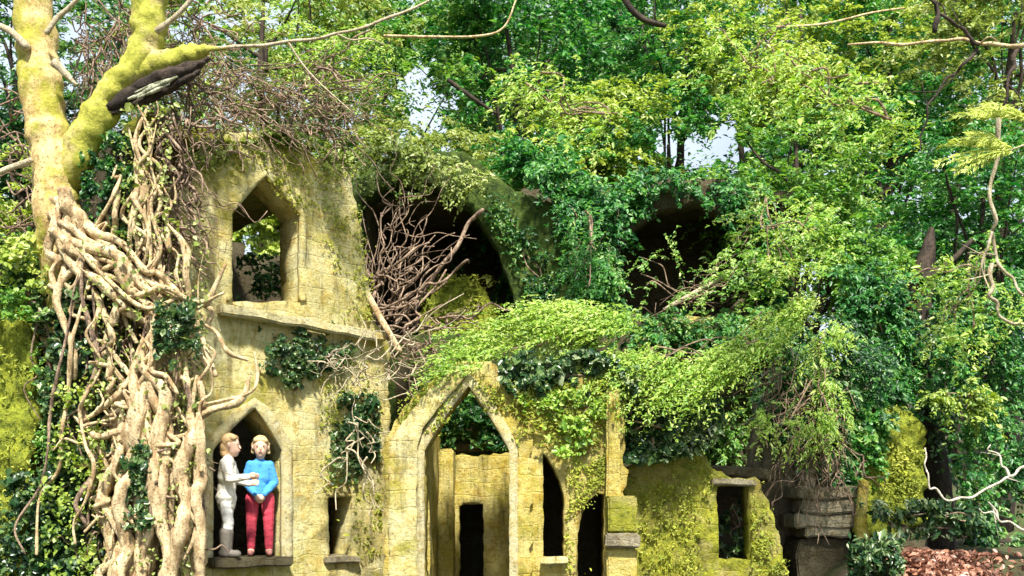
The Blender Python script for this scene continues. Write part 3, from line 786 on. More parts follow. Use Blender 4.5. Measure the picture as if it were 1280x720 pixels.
TREES = [
    ('yellow green airy tree rising behind the cream facade', 330, 50, 15, 150, 130, 'olive', 90, 90, .12, [([(480, 45), (540, 46), (600, 45), (630, 34), (645, 0)], 1.8, 14, 'root')]),
    ('loose lime tree around the left sky gap', 470, 90, 17, 120, 130, 'lime', 90, 110, .13, []),
    ('emerald tree with drooping boughs right of the left sky gap', 625, 70, 16.5, 110, 130, 'emerald', 90, 130, .14, [([(560, 100), (590, 122), (620, 142)], 3, 15.2, 'darkbark')]),
    ('dark green tree filling the top centre of the wood', 700, 30, 20, 130, 110, 'deep', 80, 130, .16, []),
    ('small yellow leaved tree above the middle of the ruin', 735, 160, 15, 85, 75, 'yellowleaf', 60, 120, .12, []),
    ('bushy green tree beside the right edge of the dark vault', 690, 275, 13.2, 75, 95, 'emerald', 80, 110, .11, []),
    ('green tree over the right sky gap with a dark bare bough', 850, 60, 18, 140, 95, 'emerald', 90, 120, .14, [([(770, -30), (784, 4), (804, 24), (832, 32)], 5, 15, 'darkbark')]),
    ('yellow green tree right of the bare dark bough', 1000, 50, 17, 140, 100, 'yellowleaf', 90, 120, .13, [([(970, 34), (1030, 30), (1090, 16), (1130, 10)], 1.8, 15, 'root')]),
    ('mid green tree behind the bare tan branch at top right', 1130, 60, 18, 130, 110, 'emerald', 90, 120, .14, []),
    ('olive tree reaching out of the top right corner', 1260, 60, 15, 120, 120, 'olive', 80, 110, .12, []),
    ('leafy lime tree right of the dark upper arch', 985, 220, 14, 100, 100, 'lime', 90, 120, .11, []),
    ('deep green tree standing behind the black trunk shape', 1095, 240, 15, 110, 115, 'emerald', 90, 120, .12, []),
    ('emerald tree standing behind the pale twisted vine at right', 1225, 300, 13, 110, 130, 'emerald', 100, 120, .10, []),
    ('green tree arching over the top of the dark upper arch', 820, 205, 15.5, 110, 70, 'emerald', 70, 120, .12, []),
    ('low lime tree leaning over the right end of the bright ivy', 1030, 345, 12.6, 90, 70, 'lime', 70, 110, .10, []),
    ('shaded dark green tree at the far left behind the beech', 0, 90, 13, 130, 170, 'deep', 90, 110, .12, []),
    ('yellow green sapling left of the beech trunk foot', 5, 240, 9.6, 60, 60, 'yellowleaf', 40, 80, .08, []),
    ('pale leaved tree just above the dark vault', 520, 205, 14.5, 100, 62, 'olive', 60, 90, .10, []),
    ('tall green tree far behind the right half of the ruin', 920, 130, 24, 210, 180, 'emerald', 210, 130, .2, []),
    ('tall yellow green tree far behind the left sky gap', 400, 130, 25, 220, 190, 'lime', 210, 120, .2, []),
    ('tall green tree far behind the top right corner', 1180, 160, 25, 200, 210, 'emerald', 220, 130, .2, []),
    ('tall dark tree far behind the right edge shrub', 1240, 380, 20, 160, 120, 'deep', 130, 130, .17, []),
    ('wide dark tree far behind the top centre of the wood', 620, 60, 30, 240, 150, 'deep', 220, 130, .24, []),
    ('wide dark tree far behind the bare tan branch', 1050, 40, 30, 260, 150, 'deep', 230, 130, .24, []),
    ('tall dark tree far behind the middle of the ruin', 680, 210, 25, 170, 170, 'deep', 150, 130, .2, []),
    ('tall dark tree far behind the beech trunk', 130, 120, 24, 190, 190, 'deep', 90, 120, .2, []),
]
for lb, px, py, Y, rx, rz, mt, nc, npr, sz, ex in TREES:
    make_tree('woodland_tree', lb, px, py, Y, rx, rz, mt, nc, npr, sz * .64, 'woodland trees around the ruin', extra=ex)

# ---- shrubs and ivy draped over the masonry
def scatter(poly, dep, th, n, cr, thin=.38, freq=1., warp=1.):
    A = np.array(poly, float); x0, y0 = A.min(0); x1, y1 = A.max(0); got = []; need = n
    while need > 0:
        nb = int(min(4000, need * 5 + 100)); X = cr.uniform(x0, x1, nb); Yp = cr.uniform(y0, y1, nb)
        wx = np.array([noise.noise((a * .022, b * .022, 7.7)) for a, b in zip(X, Yp)]); wy = np.array([noise.noise((a * .03, b * .03, 2.2)) for a, b in zip(X, Yp)])
        k = inside_np(poly, X + wx * 26 * warp + cr.normal(0, 6, nb), Yp + wy * 22 * warp + cr.normal(0, 6, nb))
        X, Yp = X[k], Yp[k]
        w = np.array([noise.noise((a * .028 * freq, b * .028 * freq, x0)) + .6 * noise.noise((a * .07 * freq, b * .07 * freq, y0)) + .5 * noise.noise((a * .16 * freq, b * .16 * freq, y0)) for a, b in zip(X, Yp)])
        k = w > (cr.random(len(X)) - .5) * .8 - (.5 - thin)
        X, Yp, w = X[k][:need], Yp[k][:need], w[k][:need]
        D = np.array([dep(a, b) if callable(dep) else dep for a, b in zip(X, Yp)])
        D = D - th * np.clip(.40 + .9 * w, 0, 1.3) * cr.random(len(X)) ** .5
        got.append(np.stack([(X - CX) / F * D, D, CZ + (HY - Yp) / F * D], 1)); need -= len(X)
    return np.vstack(got)


def ivy(name, label, cat, polys, mat, stems=5, nrm=(0.1, -.6, .6), spread=.55, elong=1.35, group=None, thin=.38, stemmat='vine', freq=1., dens=1.7, lsz=.80, spray=0., warp=1., flow=(0, -.15), fan=.6):
    """polys: (pixel polygon, depth or depth function, thickness towards the viewer, leaf count, leaf size)"""
    cr = np.random.default_rng(int(sum(p[0][0][0] * 3 + p[0][0][1] for p in polys)))
    allp = []; mb = MB()
    for poly, dep, th, n, sz in polys:
        if not spray:
            C = scatter(poly, dep, th, int(n * dens), cr, thin, freq, warp); allp.append(C)
            leaves(mb, C, sz * lsz, cr, nrm, spread, elong, .5)
            continue
        k = 26; m = int(n * dens * 1.5 / k); C = scatter(poly, dep, th, m, cr, thin, freq, warp); allp.append(C)
        d = cr.normal(0, fan, (m, 3)) + np.array([flow[0], -.35, flow[1]]); d /= np.linalg.norm(d, axis=1)[:, None]
        L = spray * cr.uniform(.5, 1.3, m); t = cr.random((m, k)); sg = np.where(cr.random((m, k)) < .5, -1., 1.)
        sd = np.cross(d, [.1, -.5, .85]); sd /= np.linalg.norm(sd, axis=1)[:, None] + 1e-6
        q = C[:, None] + d[:, None] * (L[:, None] * t)[..., None]; q[..., 2] -= .4 * L[:, None] * t ** 2
        q += sd[:, None] * (sg * sz * lsz * cr.uniform(.2, .9, (m, k)) * (1.1 - .7 * t))[..., None] + cr.normal(0, .12 * sz, q.shape)
        tg = d[:, None] * 1. + sd[:, None] * sg[..., None] * .8 + np.array([0, 0, -.25])
        leaves(mb, q.reshape(-1, 3), sz * lsz, cr, nrm, spread * .7, elong * 1.5, .1, .35, tg.reshape(-1, 3))
    C = np.vstack(allp); lowest = C[C[:, 2].argmin()]
    t = thing(name, label, cat, lowest, group)
    mb.build('foliage', M[mat], t, False)
    for i in range(stems):
        a = C[cr.integers(len(C))]; cand = C[cr.integers(0, len(C), 25)]; d = np.linalg.norm(cand - a, axis=1)
        b = cand[np.argmin(abs(d - 1.0))]
        m2 = MB(); m2.tube(wander(a + (0, .06, 0), b + (0, .06, 0), 6, .06, cr), np.linspace(.012, .005, 6), 6, .1, 4); m2.build('stem', M[stemmat], t)
    return t


def fuzz(parent, poly, dep, n, size=.032, mat='moss', th=.03, thin=.45, elong=2.2):
    """moss and small growth on a wall, a part of it"""
    cr = np.random.default_rng(int(poly[0][0] * 5 + poly[0][1]))
    mb = MB(); leaves(mb, scatter(poly, dep, th, n, cr, thin, 1.6), size, cr, (0, -.8, .6), .5, elong, .2, .4); mb.build('moss', M[mat], parent, False)


fuzz(stump, [(1068, 655), (1074, 580), (1090, 530), (1112, 506), (1134, 514), (1150, 545), (1157, 590), (1157, 640)], 10.66, 2200, .032, thin=.6)
fuzz(bank, [(-120, 720), (-120, 400), (-20, 372), (30, 385), (46, 440), (44, 520), (36, 600), (42, 720)], 8.34, 1900, .028, thin=.6)
fuzz(bank, [(138, 480), (136, 430), (142, 395), (155, 384), (166, 398), (168, 440), (160, 482)], 8.37, 500, .03, thin=.7)
fuzz(bank, [(60, 300), (260, 270), (258, 500), (230, 720), (60, 720)], 8.45, 4200, .04, 'olive')
fuzz(rwall, [(779, 720), (778, 592), (838, 556), (888, 590), (892, 720)], 9.76, 1300, .028)
fuzz(rwall, [(942, 720), (940, 600), (960, 626), (980, 680), (988, 720)], 9.76, 500, .028, thin=.5)
fuzz(house, [(525, 432), (530, 385), (552, 350), (580, 343), (606, 362), (624, 395), (626, 432)], 11.9, 1300, .04, thin=.6)
fuzz(house, [(240, 205), (255, 186), (290, 160), (340, 168), (436, 212), (452, 300), (470, 400), (440, 400), (400, 290), (380, 250), (330, 200), (285, 225)], lambda x, y: W1.depth(x) - .01, 1900, .03, thin=.34)
fuzz(house, [(400, 430), (470, 430), (478, 700), (444, 700), (444, 612), (400, 612)], lambda x, y: W1.depth(x) - .01, 1300, .03)
fuzz(house, [(490, 540), (545, 475), (640, 480), (760, 480), (760, 560), (700, 560), (650, 560), (620, 505), (580, 475), (540, 540)], 9.17, 2200, .034)
fuzz(house, [(710, 560), (756, 560), (756, 612), (720, 640), (716, 720), (708, 720)], 9.22, 900, .03)

left = [(572, 464), (592, 440), (625, 410), (690, 388), (750, 378), (800, 394), (806, 412), (765, 414), (725, 410), (685, 418), (640, 434), (606, 458)]
right = [(1012, 362), (1034, 378), (990, 416), (945, 448), (890, 474), (830, 476), (785, 456), (748, 428), (800, 434), (850, 446), (900, 432), (950, 402)]
ivy('ivy_mound', 'bright lime green feathery bough arching over the porch gable', 'bough', [(left, lambda x, y: 9.35 + max(0, (470 - y)) * .006, .35, 6500, .05)], 'bright', 8, (.1, -.5, .8), .5, 1.7, spray=.62, flow=(-1.0, .12), warp=.35, lsz=.70, thin=.42, fan=.22)
ivy('ivy_mound', 'bright lime green feathery bough sweeping down from right to the mossy garden wall', 'bough', [(right, lambda x, y: 9.4 + max(0, (470 - y)) * .005, .35, 6800, .05)], 'bright', 8, (.1, -.5, .8), .5, 1.7, spray=.66, flow=(-1.0, -.50), warp=.35, lsz=.70, thin=.42, fan=.24)
near = [('pale lime overhanging spray drooping in front of the top right trees', [(1000, 60), (1110, 90), (1180, 150), (1150, 180), (1060, 140), (985, 100)], 8.2, (-.8, -.4)),
        ('feathery lime spray drooping over the wood between the sky gaps', [(640, 70), (720, 90), (780, 140), (760, 175), (700, 150), (630, 110)], 9.5, (-.6, -.5)),
        ('feathery lime spray hanging at the right edge of the dark upper arch', [(940, 250), (1010, 240), (1060, 300), (1030, 350), (960, 330), (925, 290)], 9.8, (-.7, -.5)),
        ('loose yellow green spray hanging across the top of the wood right of the tan bough', [(880, 20), (980, 10), (1010, 70), (950, 110), (880, 80)], 8.8, (-.5, -.5)),
        ('drooping lime spray in front of the right edge shrub', [(1130, 330), (1230, 300), (1290, 380), (1240, 450), (1180, 420)], 9.0, (-.7, -.6)),
        ('thin emerald spray hanging in front of the wall between the two dark arches', [(704, 240), (750, 240), (770, 320), (744, 370), (716, 340)], 10.6, (-.5, -.6)),
        ('sparse pale leafy spray veiling the lower half of the dark upper arch', [(770, 300), (940, 310), (950, 390), (860, 410), (775, 400)], 12.3, (-.5, -.3)),
        ('light green spray drooping left of the left sky gap', [(360, 30), (470, 20), (500, 90), (450, 130), (380, 90)], 10.5, (-.5, -.5))]
for lb, poly, Y, fl in near:
    mt = 'emerald' if 'emerald' in lb else 'lime' if 'sparse' in lb else 'bright'
    ivy('overhanging_spray', lb, 'bough', [(poly, Y, .6, 620 if 'sparse' in lb else 1000, .055)], mt, 5, (.1, -.5, .8), .5, 1.6, spray=.42, flow=fl, warp=1., lsz=.7, thin=.45, group='leafy sprays hanging in front of the wood')
ivy('ivy_mound', 'dark ivy with shade and glossy reflections in its leaf colour hanging directly under the bright mound', 'ivy', [([(625, 450), (690, 438), (760, 446), (800, 480), (770, 500), (700, 494), (640, 484)], 9.3, .25, 2400, .065), ([(778, 488), (840, 490), (905, 500), (900, 545), (868, 570), (800, 578), (776, 560)], 9.6, .25, 4200, .065)], 'ivy', 5)
ivy('ivy_plant', 'small dark ivy with pale twig filling the recess left of the porch', 'ivy', [([(412, 500), (470, 490), (474, 560), (460, 604), (415, 600)], lambda x, y: W1.depth(x) - .02, .16, 900, .055)], 'ivy', 3)
ivy('ivy_plant', 'green ivy patches hanging from the ledge under the upper window', 'ivy', [([(322, 402), (380, 408), (440, 424), (450, 452), (420, 470), (360, 486), (330, 470), (345, 440)], lambda x, y: W1.depth(x) - .03, .14, 900, .055)], 'ivy', 3, thin=.5)
ivy('ivy_plant', 'dense dark ivy covering the rubble wall at the lower left', 'ivy', [([(45, 350), (120, 340), (140, 420), (150, 520), (120, 640), (130, 730), (40, 730), (52, 560)], 8.3, .22, 5200, .062), ([(0, 600), (50, 590), (60, 730), (-40, 730)], 8.25, .15, 700, .06)], 'ivy', 6)
ivy('ivy_plant', 'yellow green moss fern leaves around the lower left ivy', 'fern', [([(60, 480), (130, 470), (130, 640), (110, 730), (50, 730)], 8.1, .12, 520, .05), ([(-30, 290), (60, 290), (60, 360), (-30, 365)], 8.3, .2, 450, .055)], 'yellowleaf', 2)
ivy('ivy_plant', 'dark ivy clump between the tree roots below the upper window', 'ivy', [([(192, 372), (240, 380), (252, 430), (225, 462), (196, 450)], 8.0, .12, 620, .05), ([(148, 560), (186, 548), (192, 640), (160, 662)], 7.98, .1, 420, .05)], 'ivy', 2)
ivy('ivy_plant', 'pale straggling ivy on the wall top over the dark vault', 'ivy', [([(438, 190), (500, 176), (580, 196), (610, 235), (590, 262), (545, 232), (500, 224), (455, 244)], 11.3, .3, 1700, .07)], 'olive', 4, spray=.30, lsz=.66)
ivy('ivy_plant', 'leafy green ivy covering the wall right of the dark vault', 'ivy', [([(660, 200), (700, 205), (770, 250), (775, 330), (770, 400), (745, 388), (732, 396), (730, 340), (712, 285), (680, 235)], 11.45, .4, 5600, .075)], 'emerald', 6, spray=.30, lsz=.66, warp=.5)
ivy('ivy_plant', 'emerald ivy hung over the brow of the dark upper arch', 'ivy', [([(745, 250), (800, 222), (880, 212), (960, 250), (990, 330), (980, 400), (940, 400), (945, 320), (920, 258), (880, 238), (830, 242), (782, 270), (754, 335), (735, 330)], 13.05, .3, 4600, .085)], 'emerald', 6, spray=.30, lsz=.66)
ivy('ivy_plant', 'mixed ivy and twigs along the lower edge of the dark upper arch', 'ivy', [([(760, 385), (820, 398), (890, 400), (950, 385), (990, 380), (940, 430), (880, 455), (820, 442), (780, 402)], 12.7, .7, 3600, .08)], 'emerald', 5, spray=.30, lsz=.66)
ivy('ivy_plant', 'yellow moss tufts along the top of the facade above the upper window', 'ivy', [([(225, 228), (255, 182), (290, 156), (340, 164), (420, 196), (440, 222), (400, 206), (330, 182), (290, 178), (255, 208)], lambda x, y: W1.depth(x) + .05, .16, 1500, .05)], 'olive', 3)
ivy('shrub', 'dark green shrub with pale highlights in its leaf colour above the stone stack', 'shrub', [([(960, 430), (1040, 400), (1090, 420), (1120, 500), (1075, 560), (1060, 600), (985, 560), (950, 500)], 10.9, .6, 5200, .07)], 'deep', 5, spray=.30, lsz=.66)
ivy('shrub', 'broad emerald shrub filling the right edge beside the black trunk shape', 'shrub', [([(1175, 380), (1300, 330), (1320, 640), (1230, 620), (1190, 560), (1165, 470)], 11.4, .9, 7500, .075)], 'emerald', 6, spray=.30, lsz=.66)
ivy('shrub', 'mid green shrub behind the moss covered wall stump', 'shrub', [([(1050, 330), (1120, 330), (1150, 420), (1130, 520), (1090, 530), (1050, 440)], 11.6, .5, 4200, .075)], 'emerald', 4, spray=.30, lsz=.66)
ivy('shrub', 'small yellowing shrub right of the moss covered wall stump', 'shrub', [([(1165, 482), (1200, 474), (1234, 486), (1236, 515), (1200, 524), (1166, 516)], 10.6, .25, 650, .07)], 'yellowleaf', 3, spray=.30, lsz=.66)
ivy('fern', 'dark fern fronds at the foot of the moss covered wall stump', 'fern', [([(1090, 640), (1180, 625), (1230, 650), (1200, 675), (1120, 672)], 10.2, .3, 900, .09)], 'ivy', 3, elong=2.6)
ivy('fern', 'light green hanging fern sprays over the brown vine stems', 'fern', [([(945, 505), (1030, 500), (1060, 520), (1040, 560), (960, 552)], 9.9, .25, 800, .07), ([(1000, 420), (1050, 400), (1060, 450), (1040, 520), (1005, 500)], 10.2, .3, 800, .07)], 'bright', 3, elong=2.2, spray=.3, lsz=.6, flow=(-.2,-.8))
ivy('ivy_plant', 'white green ivy sprigs on the wall above the narrow lancet', 'ivy', [([(672, 535), (720, 520), (745, 540), (720, 572), (690, 572)], 9.15, .12, 170, .06), ([(640, 490), (760, 486), (762, 520), (700, 525), (650, 515)], 9.17, .1, 380, .05)], 'bright', 2)
ivy('ivy_plant', 'dark plants growing inside the square window gap', 'ivy', [([(900, 630), (938, 625), (940, 705), (900, 705)], 10.4, .3, 330, .06)], 'ivy', 2)
ivy('ivy_plant', 'blue green ivy curtain hanging behind the porch arch head', 'ivy', [([(520, 480), (660, 480), (660, 562), (520, 562)], 11.3, .2, 1800, .08)], 'deep', 3)
ivy('ivy_plant', 'dark creeper inside the upper window over the rubble', 'ivy', [([(300, 322), (362, 318), (366, 378), (296, 376)], lambda x, y: W1.depth(x, 1.6), .3, 420, .06)], 'deep', 2)
ivy('ivy_plant', 'bright green bush seen through the far side of the upper window', 'shrub', [([(280, 220), (400, 220), (400, 340), (280, 340)], 13.8, .4, 4200, .09)], 'yellowleaf', 2)

ivy('ivy_plant', 'small olive leaves sprinkled among the tan tree roots', 'ivy', [([(100, 300), (262, 270), (262, 480), (235, 720), (100, 720)], 8.05, .16, 520, .042), ([(140, 130), (220, 130), (225, 300), (150, 300)], 8.2, .2, 300, .042)], 'olive', 3, freq=2.)
ivy('shrub', 'deep green thicket behind the right end of the ruin', 'shrub', [([(1040, 300), (1330, 280), (1330, 700), (1180, 680), (1040, 560)], 13.2, .5, 5500, .11)], 'deep', 4, thin=.8, spray=.30, lsz=.66)
ivy('ivy_plant', 'dark hanging ivy on the black trunk shape filling the dark gap at right', 'ivy', [([(1128, 400), (1180, 390), (1196, 520), (1176, 600), (1160, 560), (1140, 480)], 12.0, .3, 700, .07)], 'ivy', 2)
ivy('ivy_plant', 'dark leaves in the hollow under the beech trunk foot', 'ivy', [([(-20, 290), (60, 285), (70, 350), (40, 380), (-20, 370)], 8.5, .1, 500, .05)], 'deep', 2)
ivy('ivy_plant', 'dark ivy edging the right curve of the dark vault', 'ivy', [([(606, 240), (644, 258), (676, 310), (692, 360), (700, 414), (668, 414), (660, 358), (638, 306), (612, 268)], 11.42, .10, 900, .05)], 'deep', 2, warp=0)
ivy('ivy_plant', 'patchy ivy and moss on the broken wall behind the square window gap', 'ivy', [([(838, 500), (960, 480), (985, 600), (930, 595), (880, 560), (840, 550)], 13.0, .2, 1300, .08)], 'lime', 3, thin=.5, spray=.30, lsz=.66)
ivy('ivy_plant', 'dark ivy creeping over the left shoulder of the moss covered stump', 'ivy', [([(1050, 520), (1110, 490), (1110, 560), (1085, 620), (1056, 640)], 10.6, .15, 800, .06)], 'emerald', 2)
ivy('fern', 'low dark fern leaves between the yellow post and red litter', 'fern', [([(1060, 675), (1130, 668), (1130, 730), (1060, 730)], 9.5, .25, 900, .08)], 'ivy', 2, elong=2.4)
ivy('fern', 'fern leaves hanging over the edge of the lime moss panel at far left', 'fern', [([(-20, 370), (50, 362), (60, 400), (20, 395), (-20, 390)], 8.2, .15, 260, .06), ([(36, 440), (64, 430), (70, 600), (50, 720), (40, 600)], 8.25, .12, 420, .05)], 'lime', 2, elong=2.)
ivy('ivy_plant', 'dark green ivy in the gap between the mossy beech limb and the root curtain', 'ivy', [([(100, 200), (140, 165), (165, 190), (168, 290), (120, 300), (104, 260)], 8.3, .2, 700, .055)], 'deep', 2, thin=.7, warp=.3)
# dark gap in the foliage at right, filled with a black trunk shape
dk = thing('dark_gap_trunk', 'black trunk shape put in for the dark foliage gap behind the moss covered wall stump', 'tree', P(1170, 640, 12.2))
mb = MB(); a, r = pxl([(1180, 700, 17), (1170, 600, 15), (1160, 520, 14), (1150, 440, 14), (1148, 385, 15), (1152, 345, 13), (1160, 310, 8), (1164, 285, 3)], 12.2); mb.tube(a, r, 12, .2, 6); mb.build('trunk', M['darkbark'], dk)
for q in ([(1150, 390, 5), (1115, 402, 4), (1075, 392, 3), (1040, 388, 2)], [(1152, 350, 5), (1185, 330, 4), (1215, 300, 3)], [(1152, 420, 4), (1180, 400, 3), (1200, 370, 2)]):
    mb = MB(); a, r = pxl(q, 12.0); mb.tube(a, r, 7); mb.build('limb', M['darkbark'], dk)

# bare branches reaching in from the right
def branch(label, parts, Y, mat, name='overhanging_branch', twigs=2, wig=3.):
    b = thing(name, label, 'branch', P(*parts[0][0][0], Y))
    for q, w, mt in parts:
        k = 3; pts = []
        for i in range(len(q) - 1):
            for m in range(k):
                t = m / k; pts.append((q[i][0] * (1 - t) + q[i + 1][0] * t + (rng.normal(0, wig) if m else 0), q[i][1] * (1 - t) + q[i + 1][1] * t + (rng.normal(0, wig) if m else 0)))
        pts.append(q[-1])
        D = Y + np.cumsum(rng.normal(0, .03, len(pts)))
        mb = MB(); mb.tube([P(x, y, d) for (x, y), d in zip(pts, D)], [w / F * Y * (1 - .6 * i / len(pts)) * rng.uniform(.85, 1.15) for i in range(len(pts))], 7, .25, 4)
        mb.build('twig', M[mt or mat], b)
        for z in range(twigs):
            i = rng.integers(1, len(pts)); a = rng.uniform(0, 6.28); L = rng.uniform(14, 45)
            x, y = pts[i]; mb = MB()
            mb.tube([P(x, y, D[i]), P(x + math.cos(a) * L * .5 + rng.normal(0, 3), y + math.sin(a) * L * .5 + rng.normal(0, 3), D[i] + rng.normal(0, .06)), P(x + math.cos(a) * L, y + math.sin(a) * L, D[i] + rng.normal(0, .1))], [w * .4 / F * Y, w * .3 / F * Y, w * .12 / F * Y], 6, .2, 4)
            mb.build('twig', M[mt or mat], b)
    return b
branch('bare tan branch with dark side twigs reaching in from the top right', [([(1360, 50), (1285, 57), (1225, 55), (1160, 52), (1060, 56)], 3.2, None), ([(1224, 56), (1195, 32), (1168, 4), (1160, -30)], 2.4, 'darkbark'), ([(1222, 60), (1195, 92), (1168, 122)], 2.4, 'darkbark'), ([(1276, 58), (1262, 92), (1254, 132)], 3.0, 'darkbark'), ([(1168, 40), (1172, 12), (1166, -10)], 3.0, 'darkbark'), ([(1168, 122), (1155, 160), (1150, 185)], 1.6, 'darkbark')], 7.4, 'root')
branch('white bare branch dipping in a curve at the lower right', [([(1360, 560), (1285, 582), (1258, 597), (1215, 622), (1186, 626), (1168, 610), (1158, 588), (1156, 560)], 2.1, None), ([(1262, 596), (1250, 570), (1238, 556)], 1.6, None)], 8.6, 'whitebark', twigs=1)
branch('short white bare branch lying below the dipping one', [([(1360, 690), (1290, 665), (1250, 652), (1224, 636)], 2.0, None), ([(1246, 650), (1236, 628)], 2, None)], 8.7, 'whitebark', twigs=1)
branch('pale twisted vine stem looping down the right edge', [([(1250, 130), (1238, 230), (1240, 290), (1248, 330), (1272, 362), (1300, 380)], 3.0, None), ([(1240, 330), (1236, 370), (1250, 396), (1300, 420)], 3.0, None), ([(1240, 290), (1230, 320), (1236, 360)], 2, None)], 8.2, 'pale')
# conifer sprays: curved shoots set with short needles
for (lb, cx, cy, n) in (('yellow green needle spray fanning left on the right edge', 1262, 188, 9), ('upper yellow green needle spray touching the right edge', 1282, 148, 7)):
    b = thing('needle_spray', lb, 'branch', P(cx, cy, 7.6)); mb = MB()
    for k in range(n):
        a = math.pi + rng.uniform(-1.1, .9); L = rng.uniform(55, 110)
        q = [(cx, cy), (cx + math.cos(a) * L * .5, cy - math.sin(a) * L * .22 - 4), (cx + math.cos(a) * L, cy - math.sin(a) * L * .38 + L * .10)]
        D = [7.6, 7.6 + rng.normal(0, .1), 7.6 + rng.normal(0, .22)]
        m2 = MB(); m2.tube([P(x, y, d) for (x, y), d in zip(q, D)], [.006, .004, .002], 5, .1, 5); m2.build('shoot', M['needle'], b)
        t = rng.random(150); A, B, C = (np.array(P(x, y, d)) for (x, y), d in zip(q, D))
        pt = A * ((1 - t) ** 2)[:, None] + B * (2 * t * (1 - t))[:, None] + C * (t ** 2)[:, None]
        sg = np.where(rng.random(150) < .5, -1., 1.)[:, None]
        dr = (C - A) / np.linalg.norm(C - A); sd = np.cross(dr, [.3, -1, .2])
        leaves(mb, pt + sg * sd * .018 + rng.normal(0, .006, (150, 3)), .052, rng, (0, -.8, .5), .4, 6., 0, .2, dr * 1.6 + sg * sd * 1.1)
    mb.build('needles', M['needle'], b, False)
    mb = MB(); mb.tube([P(cx, cy, 7.6), P(cx + 60, cy - 20, 7.6), P(cx + 160, cy - 30, 7.6)], [.008, .013, .018], 6); mb.build('twig', M['pale'], b)

# leaf litter (red-brown dead leaves) on the bank
X = np.where(RNG.random(4200) < .93, RNG.normal(P(1168, 0, 9.8).x, .25, 4200), RNG.uniform(P(1060, 0, 10).x, P(1300, 0, 10).x, 4200)); Yq = RNG.uniform(9.2, 10.3, 4200)
Z = np.array([gz(a, b) for a, b in zip(X, Yq)]) + RNG.uniform(-.07, .06, 4200) + .04 * np.exp(-((X - P(1165, 0, 9.8).x) / .4) ** 2)
mb = MB(); leaves(mb, np.stack([X, Yq, Z], 1), .062, RNG, (0, -.3, 1), .8, 1.5, 0)
tag(mb.build('leaf_litter', M['litter'], None, False), 'heap of red brown dead leaves on the bank at the lower right', 'dead leaves', kind='stuff')


# ------------------------------------------------------------------ children in the lower window
def capsules(name, caps, mat, parent, voxel=.008, smooth=3, fold=0.):
    """one continuous surface from tapered limbs, blended together"""
    bm = bmesh.new(); bmesh.ops.create_icosphere(bm, subdivisions=2, radius=1)
    bm.verts.index_update(); SV = np.array([v.co[:] for v in bm.verts]); SF = np.array([[v.index for v in f.verts] for f in bm.faces]); bm.free()
    V = []; Q = []
    for (p0, r0, p1, r1) in caps:
        p0 = np.array(tuple(p0), float); p1 = np.array(tuple(p1), float); n = max(4, int(np.linalg.norm(p1 - p0) / .012))
        for i in range(n + 1):
            t = i / n; Q.append(SF + len(V) * len(SV)); V.append(SV * (r0 * (1 - t) + r1 * t) + p0 * (1 - t) + p1 * t)
    me = np_mesh(name, np.vstack(V), [np.vstack(Q)])
    tmp = bpy.data.objects.new(name, me); COL.objects.link(tmp)
    md = tmp.modifiers.new('r', 'REMESH'); md.mode = 'VOXEL'; md.voxel_size = voxel
    if smooth:
        sm = tmp.modifiers.new('s', 'SMOOTH'); sm.factor = .5; sm.iterations = smooth
    dg = bpy.context.evaluated_depsgraph_get(); ev = tmp.evaluated_get(dg)
    m2 = bpy.data.meshes.new_from_object(ev); m2.name = name
    bpy.data.objects.remove(tmp); bpy.data.meshes.remove(me)
    if fold:
        for v in m2.vertices:
            c = v.co; k = noise.noise((c.x * 9, c.y * 9, c.z * 22)) + .6 * noise.noise((c.x * 22 + 5, c.y * 22, c.z * 40))
            v.co = c + v.normal * fold * k
    m2.polygons.foreach_set('use_smooth', np.ones(len(m2.polygons), bool))
    o = bpy.data.objects.new(name, m2); m2.materials.clear(); m2.materials.append(mat); COL.objects.link(o); o.parent = parent
    return o


def head_caps(hc, fwd, side, s=1.):
    """skull, jaw, nose and ears round the head centre hc"""
    hc = Vector(hc); f = Vector(fwd); sd = Vector(side); up = Vector((0, 0, 1))
    L = [(hc + up * .030 - f * .012, .078, hc + up * .030 - f * .012, .078), (hc + up * .02 + f * .008, .074, hc - up * .045 + f * .022, .060), (hc - up * .045 + f * .022, .060, hc - up * .078 + f * .040, .034),
         (hc - up * .005 + f * .084, .010, hc - up * .026 + f * .094, .010), (hc + sd * .076 - up * .012, .013, hc + sd * .080 + up * .008, .013), (hc - sd * .076 - up * .012, .013, hc - sd * .080 + up * .008, .013),
         (hc - up * .052 + f * .078, .012, hc - up * .054 + f * .078, .012)]
    return L


def face_bits(parent, hc, fwd, side):
    hc = Vector(hc); f = Vector(fwd); sd = Vector(side); up = Vector((0, 0, 1))
    for s in (-1, 1):
        e = hc + sd * .032 * s + f * .079 + up * .008
        capsules('eye', [(e, .0065, e + sd * .003 * s, .0065)], M['eye'], parent, .002, 0)
    m = hc - up * .050 + f * .088
    capsules('mouth', [(m - sd * .018, .005, m + sd * .018, .005)], M['lip'], parent, .0025, 0)


